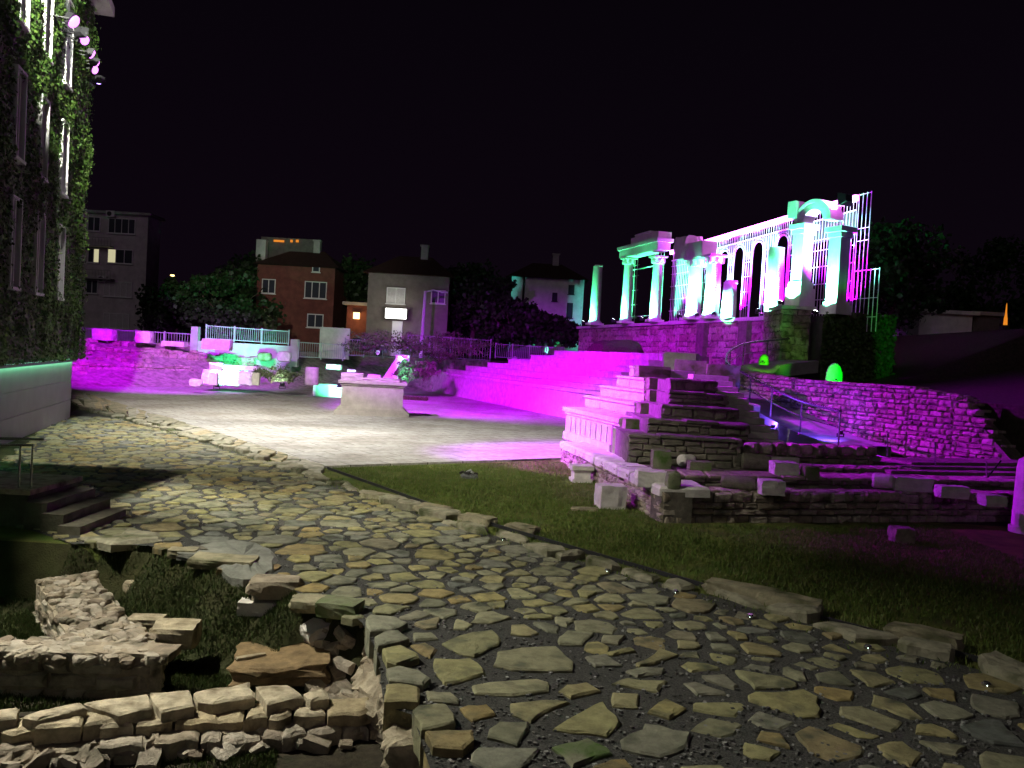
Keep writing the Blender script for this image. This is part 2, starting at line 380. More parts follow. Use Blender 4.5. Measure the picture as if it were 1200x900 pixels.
def floodlight(name, loc, tgt, label, cat, group, lens, col, e, ang, size=.35, blend=.6, stem=None, glow_r=.1):
    """a floodlight head (housing, lens, bracket) with its own lamp just ahead of the lens"""
    loc, tgt = Vector(loc), Vector(tgt)
    t = thing(name, label, cat, loc, group)
    d = (tgt - loc).normalized(); ex = d.cross(V(0, 0, 1)).normalized(); ez = ex.cross(d)
    h = MB(); w = size / 2
    P = [loc + ex * a * w * k + ez * b * w * .8 * k + d * y for y, k in ((-size * .45, .55), (0, 1.0)) for a, b in ((-1, -1), (1, -1), (1, 1), (-1, 1))]
    h.add(P, [(0, 1, 2, 3), (4, 5, 1, 0), (5, 6, 2, 1), (6, 7, 3, 2), (7, 4, 0, 3), (7, 6, 5, 4)]); obj('housing', h, M['dark'], t)
    g = MB(); TL = Matrix((ex, ez, d)).transposed()
    g.lathe(loc, [(w * .80, .003), (w * .78, size * .10), (w * .55, size * .20), (w * .2, size * .24)], 18, 0, TL); obj('lens', g, lens, t)
    s = MB(); z0 = loc - V(0, 0, 1) * size * .75 if stem is None else Vector(stem)
    s.bar(loc - ex * (w + .03) - ez * .02, z0 - ex * (w + .03), .03); s.bar(loc + ex * (w + .03) - ez * .02, z0 + ex * (w + .03), .03)
    s.bar(z0 - ex * (w + .045), z0 + ex * (w + .045), .03); obj('bracket', s, M['dark'], t)
    if e: spot(loc + d * (size * .22 + .03), tgt, col, e, ang, blend, glow_r, t)
    return t

# ---------------------------------------------------------------- foliage
def leaf_quads(P, N_, size, rng, asp=.75):
    n = len(P); a = rng.normal(size=(n, 3)); a -= (a * N_).sum(1)[:, None] * N_; a /= np.linalg.norm(a, axis=1)[:, None] + 1e-9
    b = np.cross(N_, a); s = size[:, None]
    v = np.stack([P - a * s * .5, P + b * s * asp * .5 + N_ * s * .08, P + a * s * .5, P - b * s * asp * .5 + N_ * s * .08], 1).reshape(-1, 3)
    f = np.arange(4 * n).reshape(-1, 4); return v, f
def crown_mesh(c, rad, nclump, nleaf, lsize, seed, flat=0):
    rng = np.random.default_rng(seed); rad = np.array(rad)
    cc = rng.normal(size=(nclump, 3)); cc /= np.linalg.norm(cc, axis=1)[:, None]; cc *= (rng.uniform(.25, 1, (nclump, 1)) ** .5)
    cc[:, 2] *= np.where(cc[:, 2] < 0, .75, 1)
    cr = rng.uniform(.18, .42, nclump)
    k = rng.integers(0, nclump, nleaf)
    o = rng.normal(size=(nleaf, 3)); o /= np.linalg.norm(o, axis=1)[:, None]; o *= rng.uniform(.3, 1, (nleaf, 1))
    P = (cc[k] + o * cr[k][:, None]) * rad + np.array(c)
    N_ = o * .6 + rng.normal(size=(nleaf, 3)) * .6; N_ /= np.linalg.norm(N_, axis=1)[:, None]
    return leaf_quads(P, N_, rng.uniform(.6, 1.4, nleaf) * lsize, rng)
def tree(name, base, h, rad, label, group, seed, nleaf=5000, lsize=.45, trunk_r=.22, crown_c=None, cat='tree'):
    base = Vector(base); t = thing(name, label, cat, base, group); rnd = random.Random(seed)
    cz = base.z + h - rad[2] if crown_c is None else crown_c
    m = MB(); pts = [base + V(rnd.uniform(-.1, .1) * i, rnd.uniform(-.1, .1) * i, (cz - base.z) * i / 4) for i in range(5)]; pts[0] = base
    m.tube(pts, [trunk_r * (1.25 - .18 * i) for i in range(5)], 9)
    for i in range(6):
        a = rnd.uniform(0, 6.28); p = pts[2 + i % 3]
        m.tube([p, p + V(math.cos(a) * rad[0] * .3, math.sin(a) * rad[1] * .3, rad[2] * .35), p + V(math.cos(a) * rad[0] * .65, math.sin(a) * rad[1] * .65, rad[2] * .8)], [trunk_r * .45, trunk_r * .3, trunk_r * .1], 6)
    obj('trunk', m, M['bark'], t)
    v, f = crown_mesh((base.x, base.y, cz), rad, 46, nleaf, lsize, seed)
    npobj('crown', v, f, M['leaf'], t); return t
def bush(name, base, rad, label, seed, nleaf=900, lsize=.12, m='bushleaf', group=None, cat='bush'):
    base = Vector(base); t = thing(name, label, cat, base, group); rnd = random.Random(seed)
    b = MB()
    for i in range(6):
        a = rnd.uniform(0, 6.28)
        b.tube([base, base + V(math.cos(a) * rad[0] * .3, math.sin(a) * rad[1] * .3, rad[2] * .7), base + V(math.cos(a) * rad[0] * .6, math.sin(a) * rad[1] * .6, rad[2] * 1.4)], [.03, .02, .008], 5)
    obj('stem', b, M['bark'], t)
    v, f = crown_mesh((base.x, base.y, base.z + rad[2]), rad, 26, nleaf, lsize, seed); v[:, 2] = np.maximum(v[:, 2], base.z + .01)
    npobj('foliage', v, f, M[m], t); return t

# ---------------------------------------------------------------- masonry
def laid_wall(mb, p0, p1, zb, zt, rng, ch=.25, sl=.45, thick=.5, gap=.02, side=1, core=True, m_st=0, m_co=1, top=True, bulge=.03):
    """courses of separate stones with a mortar core; zb, zt: numbers or functions of 0..1 along the wall"""
    fb = zb if callable(zb) else (lambda t: zb); ft = zt if callable(zt) else (lambda t: zt)
    a, b = V(p0[0], p0[1], 0), V(p1[0], p1[1], 0); L = (b - a).length; ex = (b - a) / L
    ey = V(ex.y, -ex.x, 0) * side; ez = V(0, 0, 1)
    exx = ex
    z = min(fb(0), fb(1), fb(.5)); zmax = max(ft(i / 12) for i in range(13)) + .01
    while z < zmax - .02:
        h = ch * rng.uniform(.7, 1.3); x = -rng.uniform(0, sl * .6)
        if z + h * 1.5 > zmax: h = zmax - z
        while x < L:
            l = sl * rng.uniform(.5, 1.6); x0, x1 = max(x, 0), min(x + l, L); x += l
            if x1 - x0 < .08: continue
            t = (x0 + x1) / 2 / L
            zt_, zb_ = ft(t), fb(t)
            if z > zt_ - ch * .3 or z + h < zb_: continue
            z1 = min(z + h, zt_ + rng.uniform(-.03, .05))
            mb.wstone(a, exx, ey, ez, x0 + gap / 2, x1 - gap / 2, z + gap / 2, z1 - gap / 2, thick * .5, rng, bulge, m_st)
        z += h
    if core:
        K = max(2, int(L / .8)); vs = []; fs = []
        for i in range(K + 1):
            t = i / K; p = a + ex * (L * t); zt_, zb_ = ft(t) - .03, fb(t) - .1
            for yy, zz in ((-.03, zb_), (-.03, zt_), (-thick, zt_), (-thick, zb_)): vs.append(p + ey * yy + ez * zz)
        for i in range(K):
            for k in range(4):
                q = (k + 1) % 4; fs.append((4 * i + k, 4 * i + q, 4 * i + 4 + q, 4 * i + 4 + k))
        fs += [(0, 1, 2, 3), (4 * K + 3, 4 * K + 2, 4 * K + 1, 4 * K)]
        mb.add(vs, fs, m_co)
    if top:
        x = 0
        while x < L:
            l = sl * rng.uniform(.4, 1.1); t = min(1, (x + l / 2) / L)
            yy = -thick * .15
            while yy > -thick + .1:
                d = sl * rng.uniform(.35, .7)
                p = a + ex * (x + l / 2) + ey * (yy - d / 2); hh = ch * rng.uniform(.3, .6)
                mb.rock((p.x, p.y, ft(t) - hh * .25), (l * .95, d, hh), math.atan2(ex.y, ex.x) + rng.uniform(-.2, .2), rng.randint(0, 9999), .16, 2, .3, m=m_st)
                yy -= d
            x += l
# ================================================================ lamps that light the place (floods on the left building and its entrance)
FB0 = G(82, 490); FD = V(-math.sin(R(17)), math.cos(R(17)), 0); FN = V(FD.y, -FD.x, 0)      # facade: corner, direction away, outward normal
def fac(s, out, z): p = FB0 - FD * s + FN * out; return V(p.x, p.y, z)
# white floodlights over the entrance (out of the frame to the left)
KEY = fac(5.0, 1.4, 13.9)
floodlight('wall_floodlight', KEY, V(-6.2, 30, 0), 'white floodlight high on the ivy covered wall aimed at the pale plaza', 'floodlight', 'white floodlights over the entrance', M['e_white'], (1, .97, .93), 35000, 84, 1.0, .9, KEY - FN * 1.3, .15)
KEY2 = fac(20.8, .45, 10.3)
floodlight('wall_floodlight', KEY2, V(-7, 15.5, 0), 'white floodlight high on the ivy covered wall aimed down at the stone street', 'floodlight', 'white floodlights over the entrance', M['e_white'], WHITE, 112000, 90, 1.0, .9, KEY2 - FN * .4, .15)
KEY4 = fac(20.8, .45, 9.5)
floodlight('wall_floodlight', KEY4, V(-4.2, 8.2, 0), 'white floodlight high on the ivy covered wall aimed at the ruin pit', 'floodlight', 'white floodlights over the entrance', M['e_white'], WHITE, 9500, 76, 1.0, .7, KEY4 - FN * .4, .15)
KEY5 = fac(5.9, 1.4, 13.9)
floodlight('wall_floodlight', KEY5, V(-12.5, 41, 0), 'white floodlight under the eaves aimed at the far end of the plaza', 'floodlight', 'white floodlights over the entrance', M['e_white'], (1, .93, .84), 26000, 50, 1.0, .7, KEY5 - FN * 1.3, .15)
KEY3 = fac(17.5, 1.2, 14.0)
floodlight('wall_floodlight', KEY3, fac(5.5, .5, 12.8), 'white floodlight under the eaves washing along the ivy covered wall', 'floodlight', 'white floodlights over the entrance', M['e_white'], (1, 1, .85), 40000, 44, .8, .5, KEY3 - FN * 1.1, .15)
# magenta floods on a rail along the top of the building
MAGL = [(86, 25, 24.7), (96, 39, 26.0), (99, 47, 26.6), (107, 63, 28.0), (112, 74, 29.0), (111, 82, 29.4), (116, 94, 30.6)]
MTG = [V(2.6, 26.5, 1.0), V(-4.5, 63, 1.6), V(8.5, 19, .8), V(3.5, 46, 2.8), V(-1.0, 50.5, .6), V(8.2, 27, 2.0), V(-21.8, 53.5, 1.8)]
MEN = [56000, 90000, 20000, 80000, 105000, 80000, 110000]
MAN = [30, 30, 28, 36, 40, 40, 34]
ML = ['biggest and nearest magenta floodlight', 'second magenta floodlight from the top', 'slim magenta floodlight close under the second', 'tilted magenta floodlight alone in the middle', 'slanting magenta floodlight just below the middle', 'small tucked magenta floodlight last but one', 'dim violet floodlight at the lower far end']
for i, (px, py, y) in enumerate(MAGL):
    p = D(px, py, y)
    floodlight('facade_floodlight', p, MTG[i], ML[i] + ' on the ivy covered building', 'floodlight', 'magenta floodlights in a row on the ivy covered building', M['e_mag'] if i < 6 else M['e_violet'], MAG, MEN[i], MAN[i], [.48, .42, .36, .38, .36, .33, .36][i], .7, p - FN * .4, .12)
rail = MB(); a, b = D(84, 22, 24.5) - FN * .45, D(117, 97, 30.9) - FN * .45
rail.tube([a, b], .03, 8)
for i in range(4):
    q = a.lerp(b, i / 3); rail.bar(q, q - FN * .5, .04)
obj('lamp_rail', rail, M['dark'], label='thin dark rail carrying the magenta floodlights on the ivy covered building', cat='rail')

# ================================================================ terrain
edge_px = [(505, 905), (490, 858), (482, 838), (450, 828), (446, 800), (446, 778), (438, 757), (424, 730), (404, 716), (375, 706), (346, 694), (333, 676), (300, 682), (262, 670), (222, 653), (185, 641), (130, 637), (85, 638)]
edge = [G(x, y) for x, y in edge_px]
pit_poly = [(p.x, p.y) for p in edge] + [(-14, edge[-1].y + .2), (-14, -3), (edge[0].x + .25, -3)]
edge2 = [p + V(.38 if i < 8 else (.2 if i < 10 else 0), 0, 0) for i, p in enumerate(edge)]
pit2 = [(p.x, p.y) for p in edge2] + pit_poly[len(edge):-1] + [(edge2[0].x + .25, -3)]
def inpoly(x, y, poly):
    r = False; j = len(poly) - 1
    for i in range(len(poly)):
        xi, yi = poly[i]; xj, yj = poly[j]
        if (yi > y) != (yj > y) and x < (xj - xi) * (y - yi) / (yj - yi) + xi: r = not r
        j = i
    return r
def segdist(x, y, pts):
    best = (9e9, 0)
    for i in range(len(pts) - 1):
        ax, ay = pts[i][0], pts[i][1]; bx, by = pts[i + 1][0], pts[i + 1][1]
        dx, dy = bx - ax, by - ay; t = max(0, min(1, ((x - ax) * dx + (y - ay) * dy) / (dx * dx + dy * dy + 1e-9)))
        d = math.hypot(x - ax - dx * t, y - ay - dy * t)
        if d < best[0]: best = (d, i + t)
    return best
sm = lambda t: (lambda u: u * u * (3 - 2 * u))(max(0, min(1, t)))
LA, LB = G(84, 455), G(500, 459)
ln = V(-(LB - LA).y, (LB - LA).x, 0).normalized()
RW = [V(9.2, 38, 0), V(10.6, 32, 0), V(12.6, 27.0, 0), V(13.3, 25.6, 0), V(14.3, 23.6, 0), V(40, 10, 0)]
BA, BB = V(-6.9, 69, 0), V(2.85, 44.7, 0); bd = (BB - BA).normalized(); bn = V(-bd.y, bd.x, 0)
def height(x, y):
    z = 0.0
    if y < 22 and x < 3 and inpoly(x, y, pit2):
        d, k = segdist(x, y, edge2)
        k0 = sm((k - 8) / 5)
        slope = 3.2 if k < 9.5 else (.9 if k < 15 else 3.0)
        z = -min(.78, d * slope) + .05 * noise.noise(V(x * 1.1, y * 1.1, 0)) * min(1, d * 2)
        return z
    p = V(x, y, 0)
    dl = (p - LA).dot(ln); db = (p - BA).dot(bn)
    if dl > 0 and y > 40:
        z = 2.55 * sm((dl - .8) / 8.5)
        z += .22 * noise.noise(V(x * .5, y * .5, 3)) * sm(dl / 3) * (1 - sm((dl - 8) / 3))
        if db > 0: z = max(z, 2.6)
    if db > 5.5 and y > 36: z = max(z, 2.7)
    if x > 4 and 17 < y < 40 and db > 2: z = max(z, .62 * sm((y - 18.5) / 1.5) * sm((x - 4.2) / .8))
    if x > 8:
        # hill to the right of the retaining wall
        for i in range(len(RW) - 1):
            a, b = RW[i], RW[i + 1]
            if b.y <= y <= a.y:
                t = (y - a.y) / (b.y - a.y); xr = a.x + (b.x - a.x) * t
                if x > xr + 1.0:
                    top = 2.45 if i < 3 else 2.45 - 2.2 * sm(t if i == 3 else 1)
                    z = max(z, top + 3.2 * sm((x - xr - 3) / 22) * (1 if y > 20 else max(0, (y - 10) / 10)))
        if y > 38 and x > 10.5:
            z = max(z, 2.7 + 3.2 * sm((x - 15.5) / 10))
    return z
xs = list(np.concatenate([[-420, -200, -110], np.arange(-64, -12, 2.0), np.arange(-12, -8.5, .5), np.arange(-8.5, 1.2, .17), np.arange(1.2, 30, .55), np.arange(30, 70, 2.5), [110, 200, 420]]))
ys = list(np.concatenate([[-200, -40, -6], np.arange(-2, 5, 1.0), np.arange(5, 15.5, .17), np.arange(15.5, 44, .55), np.arange(44, 82, .8), np.arange(82, 140, 5.0), [180, 260, 600]]))
gv = np.array([(x, y, height(x, y)) for y in ys for x in xs]); nx = len(xs)
gf = np.array([(j * nx + i, j * nx + i + 1, (j + 1) * nx + i + 1, (j + 1) * nx + i) for j in range(len(ys) - 1) for i in range(nx - 1)])
gv[:, 2] -= .012
ground = npobj('ground', gv, gf, M['lawn'], loc=(0, 0, 0), kind='structure')
ground.data.materials.append(M['earth']); ground.data.materials.append(M['ruin_earth']); ground.data.materials.append(M['pitsoil_shade'])
mi = []
for f in gf:
    c = gv[f].mean(0); mi.append(1 if inpoly(c[0], c[1], pit2) and c[1] < 9.2 else 3 if inpoly(c[0], c[1], pit2) or (c[0] < -9 and c[1] < 40) else 2 if c[1] > 44 and (V(*c) - LA).dot(ln) > -.5 and c[1] < 78 and c[0] < 3 else 1 if (c[2] < -.25 and c[1] < 9.2) or (c[1] > 44) or c[2] > .3 or (c[0] > 3.5 and c[1] > 18.2) else 0)  # pit soil also darkens the ground far left, as painted shade
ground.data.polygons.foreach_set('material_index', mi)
ground.data.polygons.foreach_set('use_smooth', [True] * len(gf))

# ================================================================ street: gravel sheet, flagstones
kerb_px = [(92, 479), (140, 489), (200, 506), (270, 527), (320, 544), (375, 562), (430, 580), (480, 597), (540, 616), (600, 634), (650, 650), (700, 663), (745, 674), (790, 688), (835, 699), (885, 712), (935, 725), (990, 742), (1045, 758), (1100, 772), (1180, 795), (1300, 830)]
kerb = [G(x, y) for x, y in kerb_px]
left_px = [(60, 640), (-20, 640)]
farl = [G(60, 600) + V(-1.5, 0, 0), G(45, 560) + V(-1, 0, 0), fac(0.4, -.3, 0)]
street = [(p.x, p.y) for p in edge] + [(p.x, p.y) for p in farl] + [(p.x, p.y) for p in kerb] + [(6, 2), (2, 1), (edge[0].x + .2, 2.5)]
sv = MB(); 
n_ = len(street)
sv.add([(x, y, .006) for x, y in street], [tuple(range(n_))])
obj('street', sv, M['gravel'], loc=(0, 10, 0), kind='structure')

rng = random.Random(5)
Z1 = lambda L_: [(400 + x / 4.5, 700 + y / 4.5) for x, y in L_]
Z2 = lambda L_: [(600 + x / 4.5, 700 + y / 4.5) for x, y in L_]
traced = [
 Z1([(530,240),(650,190),(800,170),(840,215),(830,250),(700,310),(640,300)]), Z1([(490,320),(680,320),(750,370),(760,400),(600,450),(540,455),(490,380)]),
 [(583,763),(578,779),(600,784),(640,786),(671,786),(672,775),(651,756),(610,758)], [(553,803),(556,812),(600,814),(643,809),(644,800),(630,796),(590,797)],
 Z1([(375,620),(420,730),(600,690),(590,640),(550,590),(400,600)]), Z1([(440,740),(480,820),(640,830),(700,780),(695,730),(560,728)]),
 Z1([(705,790),(680,860),(760,900),(940,900),(1050,790)]), Z1([(780,690),(770,735),(930,778),(990,690),(990,655),(830,655)]),
 Z1([(625,580),(690,648),(815,615),(770,565),(660,568)]), Z1([(440,490),(460,540),(620,560),(620,535),(580,500)]),
 Z1([(235,485),(225,575),(405,580),(410,500),(300,480)]), Z1([(235,400),(250,465),(430,490),(470,450),(410,410),(300,385)]),
 Z1([(215,295),(240,365),(290,375),(410,340),(400,320),(310,275)]), Z1([(175,230),(190,285),(360,240),(300,195),(220,205)]),
 Z1([(130,130),(150,200),(260,195),(350,155),(290,125),(150,115)]), Z1([(365,250),(470,315),(505,270),(440,238)]),
 Z1([(380,185),(385,225),(510,215),(480,185)]), Z1([(430,65),(540,110),(610,85),(610,65),(540,52)]), Z1([(680,130),(720,75),(800,70),(900,105),(800,130)]),
 [(598,824),(600,836),(622,845),(640,833),(668,822),(640,819)],
 Z2([(215,690),(500,725),(575,660),(480,550),(440,560)]), Z2([(570,745),(580,795),(780,840),(930,780),(950,710),(700,660),(690,690)]),
 Z2([(210,790),(320,890),(530,820),(510,790),(400,740)]), Z2([(530,500),(530,570),(665,578),(670,505)]), Z2([(245,490),(310,525),(470,490),(400,448),(280,460)]),
 Z2([(525,450),(770,495),(820,440),(600,425)]), Z2([(650,350),(670,360),(880,300),(780,265)]), Z2([(240,225),(250,245),(370,248),(435,185),(290,172)]),
 Z2([(385,310),(440,360),(585,355),(500,295)]), Z2([(600,385),(660,415),(790,400),(810,375),(680,365)]), Z2([(470,235),(560,245),(600,200),(480,195)]),
 Z2([(225,100),(235,135),(290,150),(330,105)]), Z2([(485,290),(530,300),(655,280),(630,262)]), Z2([(715,600),(830,635),(920,580),(810,530)]), Z2([(420,890),(480,915),(640,900),(600,855),(520,855)])]
tr_w = [[(lambda p: (p.x, p.y))(G(x, y, .03)) for x, y in T] for T in traced]
fl = MB()
for i, P in enumerate(tr_w):
    fl.flag(P, .035 if i not in (4, 5, 10, 11, 12, 13, 14) else .085, .12 if i not in (4, 5, 10, 11, 12, 13, 14) else .3, rng, .007, .016, .012, 1 if i == 22 else 0)
round_px = [(232,640),(250,635),(272,633),(300,637),(318,643),(327,654),(322,668),(306,677),(285,677),(264,670),(248,658)]
round_w = [(p.x, p.y) for p in (G(x, y, .04) for x, y in round_px)]
cx_, cy_ = [sum(c) / len(round_w) for c in zip(*round_w)]
# seeds: dart throwing with mixed stone sizes
seeds = []; cell = {}
def near(x, y, r):
    ci, cj = int(x // 1), int(y // 1); k = int(r) + 2
    for i in range(ci - k, ci + k + 1):
        for j in range(cj - k, cj + k + 1):
            for s in cell.get((i, j), ()): yield s
def blocked(x, y, pad):
    if math.hypot(x - cx_, y - cy_) < 2.2 and (inpoly(x, y, round_w) or segdist(x, y, round_w + round_w[:1])[0] < pad): return True
    for P in tr_w:
        if abs(x - P[0][0]) < 1.8 and abs(y - P[0][1]) < 1.8 and (inpoly(x, y, P) or segdist(x, y, P + P[:1])[0] < pad): return True
    return False
bx0, bx1, by0, by1 = -17, 7.5, 5.4, 31
kin = [(p.x, p.y) for p in kerb]
for tries in range(90000):
    x, y = rng.uniform(bx0, bx1), rng.uniform(by0, by1)
    if abs(x) > y * .68 + 1: continue
    r = rng.choice([.15, .18, .2, .22, .25, .28, .32, .38]) * (1 if y < 8.5 else .78)
    if not inpoly(x, y, street): continue
    if segdist(x, y, kin)[0] < r * .6 + .2: continue
    if blocked(x, y, r * 1.12 + .02): continue
    if any((x - s[0]) ** 2 + (y - s[1]) ** 2 < ((r + s[2]) * .92) ** 2 for s in near(x, y, 1.2)): continue
    s = (x, y, r); seeds.append(s); cell.setdefault((int(x // 1), int(y // 1)), []).append(s)
def clip(poly, nx_, ny_, c):
    out = []
    for i in range(len(poly)):
        a, b = poly[i], poly[(i + 1) % len(poly)]
        da, db = a[0] * nx_ + a[1] * ny_ - c, b[0] * nx_ + b[1] * ny_ - c
        if da <= 0: out.append(a)
        if (da < 0 < db) or (db < 0 < da):
            t = da / (da - db); out.append((a[0] + (b[0] - a[0]) * t, a[1] + (b[1] - a[1]) * t))
    return out
for (x, y, r) in seeds:
    rr = r * 1.75; k = rng.randint(5, 6); a0 = rng.uniform(0, 6.28); el = rng.uniform(.72, 1.0); ea = rng.uniform(0, 3.14)
    poly = []
    for i in range(k):
        a = a0 + 6.283 * (i + rng.uniform(-.3, .3)) / k; q = rng.uniform(.72, 1.05) * rr
        u, v = math.cos(a) * q, math.sin(a) * q * el
        poly.append((x + u * math.cos(ea) - v * math.sin(ea), y + u * math.sin(ea) + v * math.cos(ea)))
    for s in near(x, y, 1.6):
        if s[0] == x and s[1] == y: continue
        dx, dy = s[0] - x, s[1] - y; d = math.hypot(dx, dy)
        if d > 2.2: continue
        w = r / (r + s[2]); gap = rng.uniform(.03, .075) * (1.25 if y < 10 else .75)
        poly = clip(poly, dx / d, dy / d, (x * dx + y * dy) / d + d * w - gap)
        if len(poly) < 3: break
    if len(poly) < 3: continue
    if any(not inpoly(px_, py_, street) for px_, py_ in poly): 
        poly = [(x + (a - x) * .7, y + (b - y) * .7) for a, b in poly]
    fl.flag(poly, rng.uniform(.018, .038), .09, rng, .006, .013, .02)
o = obj('flagstone_paving', fl, [M['flag'], M['moss']], loc=(0, 10, 0), kind='structure')
# loose grit between the stones
pb = MB()
for i in range(11000):
    y = 5.6 + 13 * rng.random() ** 1.6; x = rng.uniform(-.62, .62) * y
    if not inpoly(x, y, street) or segdist(x, y, kin)[0] < .15: continue
    q = rng.uniform(.006, .02)
    pb.rock((x, y, .008 + q * .3), (q * 2, q * 1.6, q * 1.3), rng.uniform(0, 3), i, .2, 1, .5)
obj('grit', pb, M['pebble'], loc=(0, 10, 0), kind='stuff', label='fine dark grit lying between the paving stones', cat='grit')

# rounded worn slab at the street edge
b = MB(); b.flag(round_w, .06, .16, rng, .03, .05, .01); obj('round_slab', b, M['greyslab'], label='large flat slab with a rounded end beside the grassy pit', cat='stone slab')

# ================================================================ plaza
pl = [G(380, 548), G(690, 537.2), V(6.2, 42, 0), V(-4.0, 65, 0), G(500, 458.5), G(300, 455.5), G(40, 453)]
b = MB(); b.prism([(p.x, p.y) for p in pl], -.1, .045)
obj('plaza', b, M['plaza'], loc=(0, 35, 0), kind='structure')
# narrow dark joint strip between plaza, kerb and lawn
b = MB(); e0 = [G(x, y, .02) for x, y in ((384, 549), (430, 565), (480, 583), (540, 604), (600, 622), (680, 645), (760, 668), (850, 694), (950, 722), (1060, 750), (1200, 788))]
for i in range(len(e0) - 1): b.bar(e0[i] + V(0, 0, .01), e0[i + 1] + V(0, 0, .01), .025, .06)
obj('lawn_edging', b, M['dark'], label='thin dark edging strip between the lawn and the stone kerb', cat='edging')
strip = MB(); a_ = [G(380, 548.5), G(225, 500), G(84, 457)]; c_ = [G(378, 560), G(205, 503.5), G(92, 476)]
for i in range(2):
    k = 14
    for j in range(k):
        t0, t1 = j / k, (j + 1) / k - .004
        P = [a_[i].lerp(a_[i + 1], t0), a_[i].lerp(a_[i + 1], t1), c_[i].lerp(c_[i + 1], t1), c_[i].lerp(c_[i + 1], t0)]
        strip.flag([(p.x, p.y) for p in P], .07 + rng.uniform(-.012, .012), .15, rng, .01, .02, .01)
obj('kerb_strip', strip, M['kerb'], loc=(-5, 25, 0), kind='structure')

# kerb stones, each its own block
cum = [0]
for i in range(len(kerb) - 1): cum.append(cum[-1] + (kerb[i + 1] - kerb[i]).length)
def kpt(s):
    for i in range(len(kerb) - 1):
        if cum[i + 1] >= s: t = (s - cum[i]) / (cum[i + 1] - cum[i]); return kerb[i].lerp(kerb[i + 1], t), (kerb[i + 1] - kerb[i]).normalized()
    return kerb[-1], (kerb[-1] - kerb[-2]).normalized()
s = .2; kn = 0
while s < cum[-1] - .5:
    p, d = kpt(s); l = rng.choice((.35, .5, .6, .75, .9, 1.1)) * rng.uniform(.85, 1.15); p, d = kpt(s + l / 2); far = p.y > 17
    nrm = V(-d.y, d.x, 0); wd = rng.uniform(.25, .6); h = rng.uniform(.05, .17) if not far else rng.uniform(.05, .13)
    b = MB(); an = math.atan2(d.y, d.x) + rng.uniform(-.35, .35); q = p + nrm * rng.uniform(-.16, .16)
    k = rng.randint(5, 7); poly = []
    for i in range(k):
        a = 6.283 * (i + rng.uniform(-.3, .3)) / k; u = math.copysign(abs(math.cos(a)) ** .6, math.cos(a)) * l / 2 * rng.uniform(.82, 1.02); v = math.copysign(abs(math.sin(a)) ** .6, math.sin(a)) * wd / 2 * rng.uniform(.82, 1.05)
        poly.append((q.x + u * math.cos(an) - v * math.sin(an), q.y + u * math.sin(an) + v * math.cos(an)))
    b.flag(poly, h, h + .08, rng, .02, .03, .10)
    o = obj('kerb_stone', b, M['kerb'], loc=(q.x, q.y, 0), group='rough blocks of the raised kerb')
    o['label'] = 'rough block in the far kerb row along the pale plaza' if p.y > 21 else ('rough block in the kerb row between street and green lawn' if p.y > 12 else 'rough dim block in the near kerb row at the lower right')
    o['category'] = 'kerb stone'
    s += l * .92 + rng.uniform(-.02, .16); kn += 1
# second, broken row outside the kerb on the lawn side
for i, (px, py, l, w, h) in enumerate([(447, 585, .9, .4, .10), (505, 600, .8, .45, .12), (560, 612, .7, .35, .12), (612, 622, .6, .3, .10), (870, 700, 1.0, .3, .17), (925, 713, .8, .3, .16), (1080, 752, .8, .35, .14)]):
    b = MB(); p = G(px, py); b.rock((p.x, p.y, h * .4), (l, w, h * 1.3), -.6, 40 + i, .2, 4, .3)
    obj('kerb_stone', b, M['kerb'], loc=(p.x, p.y, 0), label=['long pale flat kerb stone touching the tip of the lawn', 'pale broken kerb slab lying behind the lit kerb row', 'small pale kerb stone on the lawn side of the row', 'thin grey kerb stone half sunk beside the lawn edging', 'long thin dim kerb slab behind the row at right', 'thin dim kerb slab next to the long one behind the row', 'dim kerb slab behind the row near the right edge'][i], cat='kerb stone', group='outer kerb slabs')
# little path lights in the kerb
for i, (px, py) in enumerate([(590, 633), (640, 650), (712, 669.5), (792, 694.5), (879, 723), (1017, 759), (1156, 803)]):
    p = G(px, py, .03); t = thing('path_light', ['farthest tiny white path light in the stone kerb', 'tiny white path light below the big worn kerb block', 'tiny white path light third from the far end of the kerb', 'tiny white path light in front of the broad kerb blocks', 'tiny white path light below the ochre kerb block', 'tiny white path light before the dim kerb blocks', 'tiny white path light nearest the right edge'][i], 'path light', (p.x, p.y, 0), 'small path lights along the kerb')
    h = MB(); h.lathe((p.x, p.y, 0), [(.045, 0), (.045, .05), (.03, .065)], 12); obj('housing', h, M['steel'], t)
    g = MB(); g.lathe((p.x - .012, p.y - .03, .03), [(.009, 0), (.012, .005), (.012, .014), (.006, .018)], 10); obj('lens', g, M['e_path'], t)

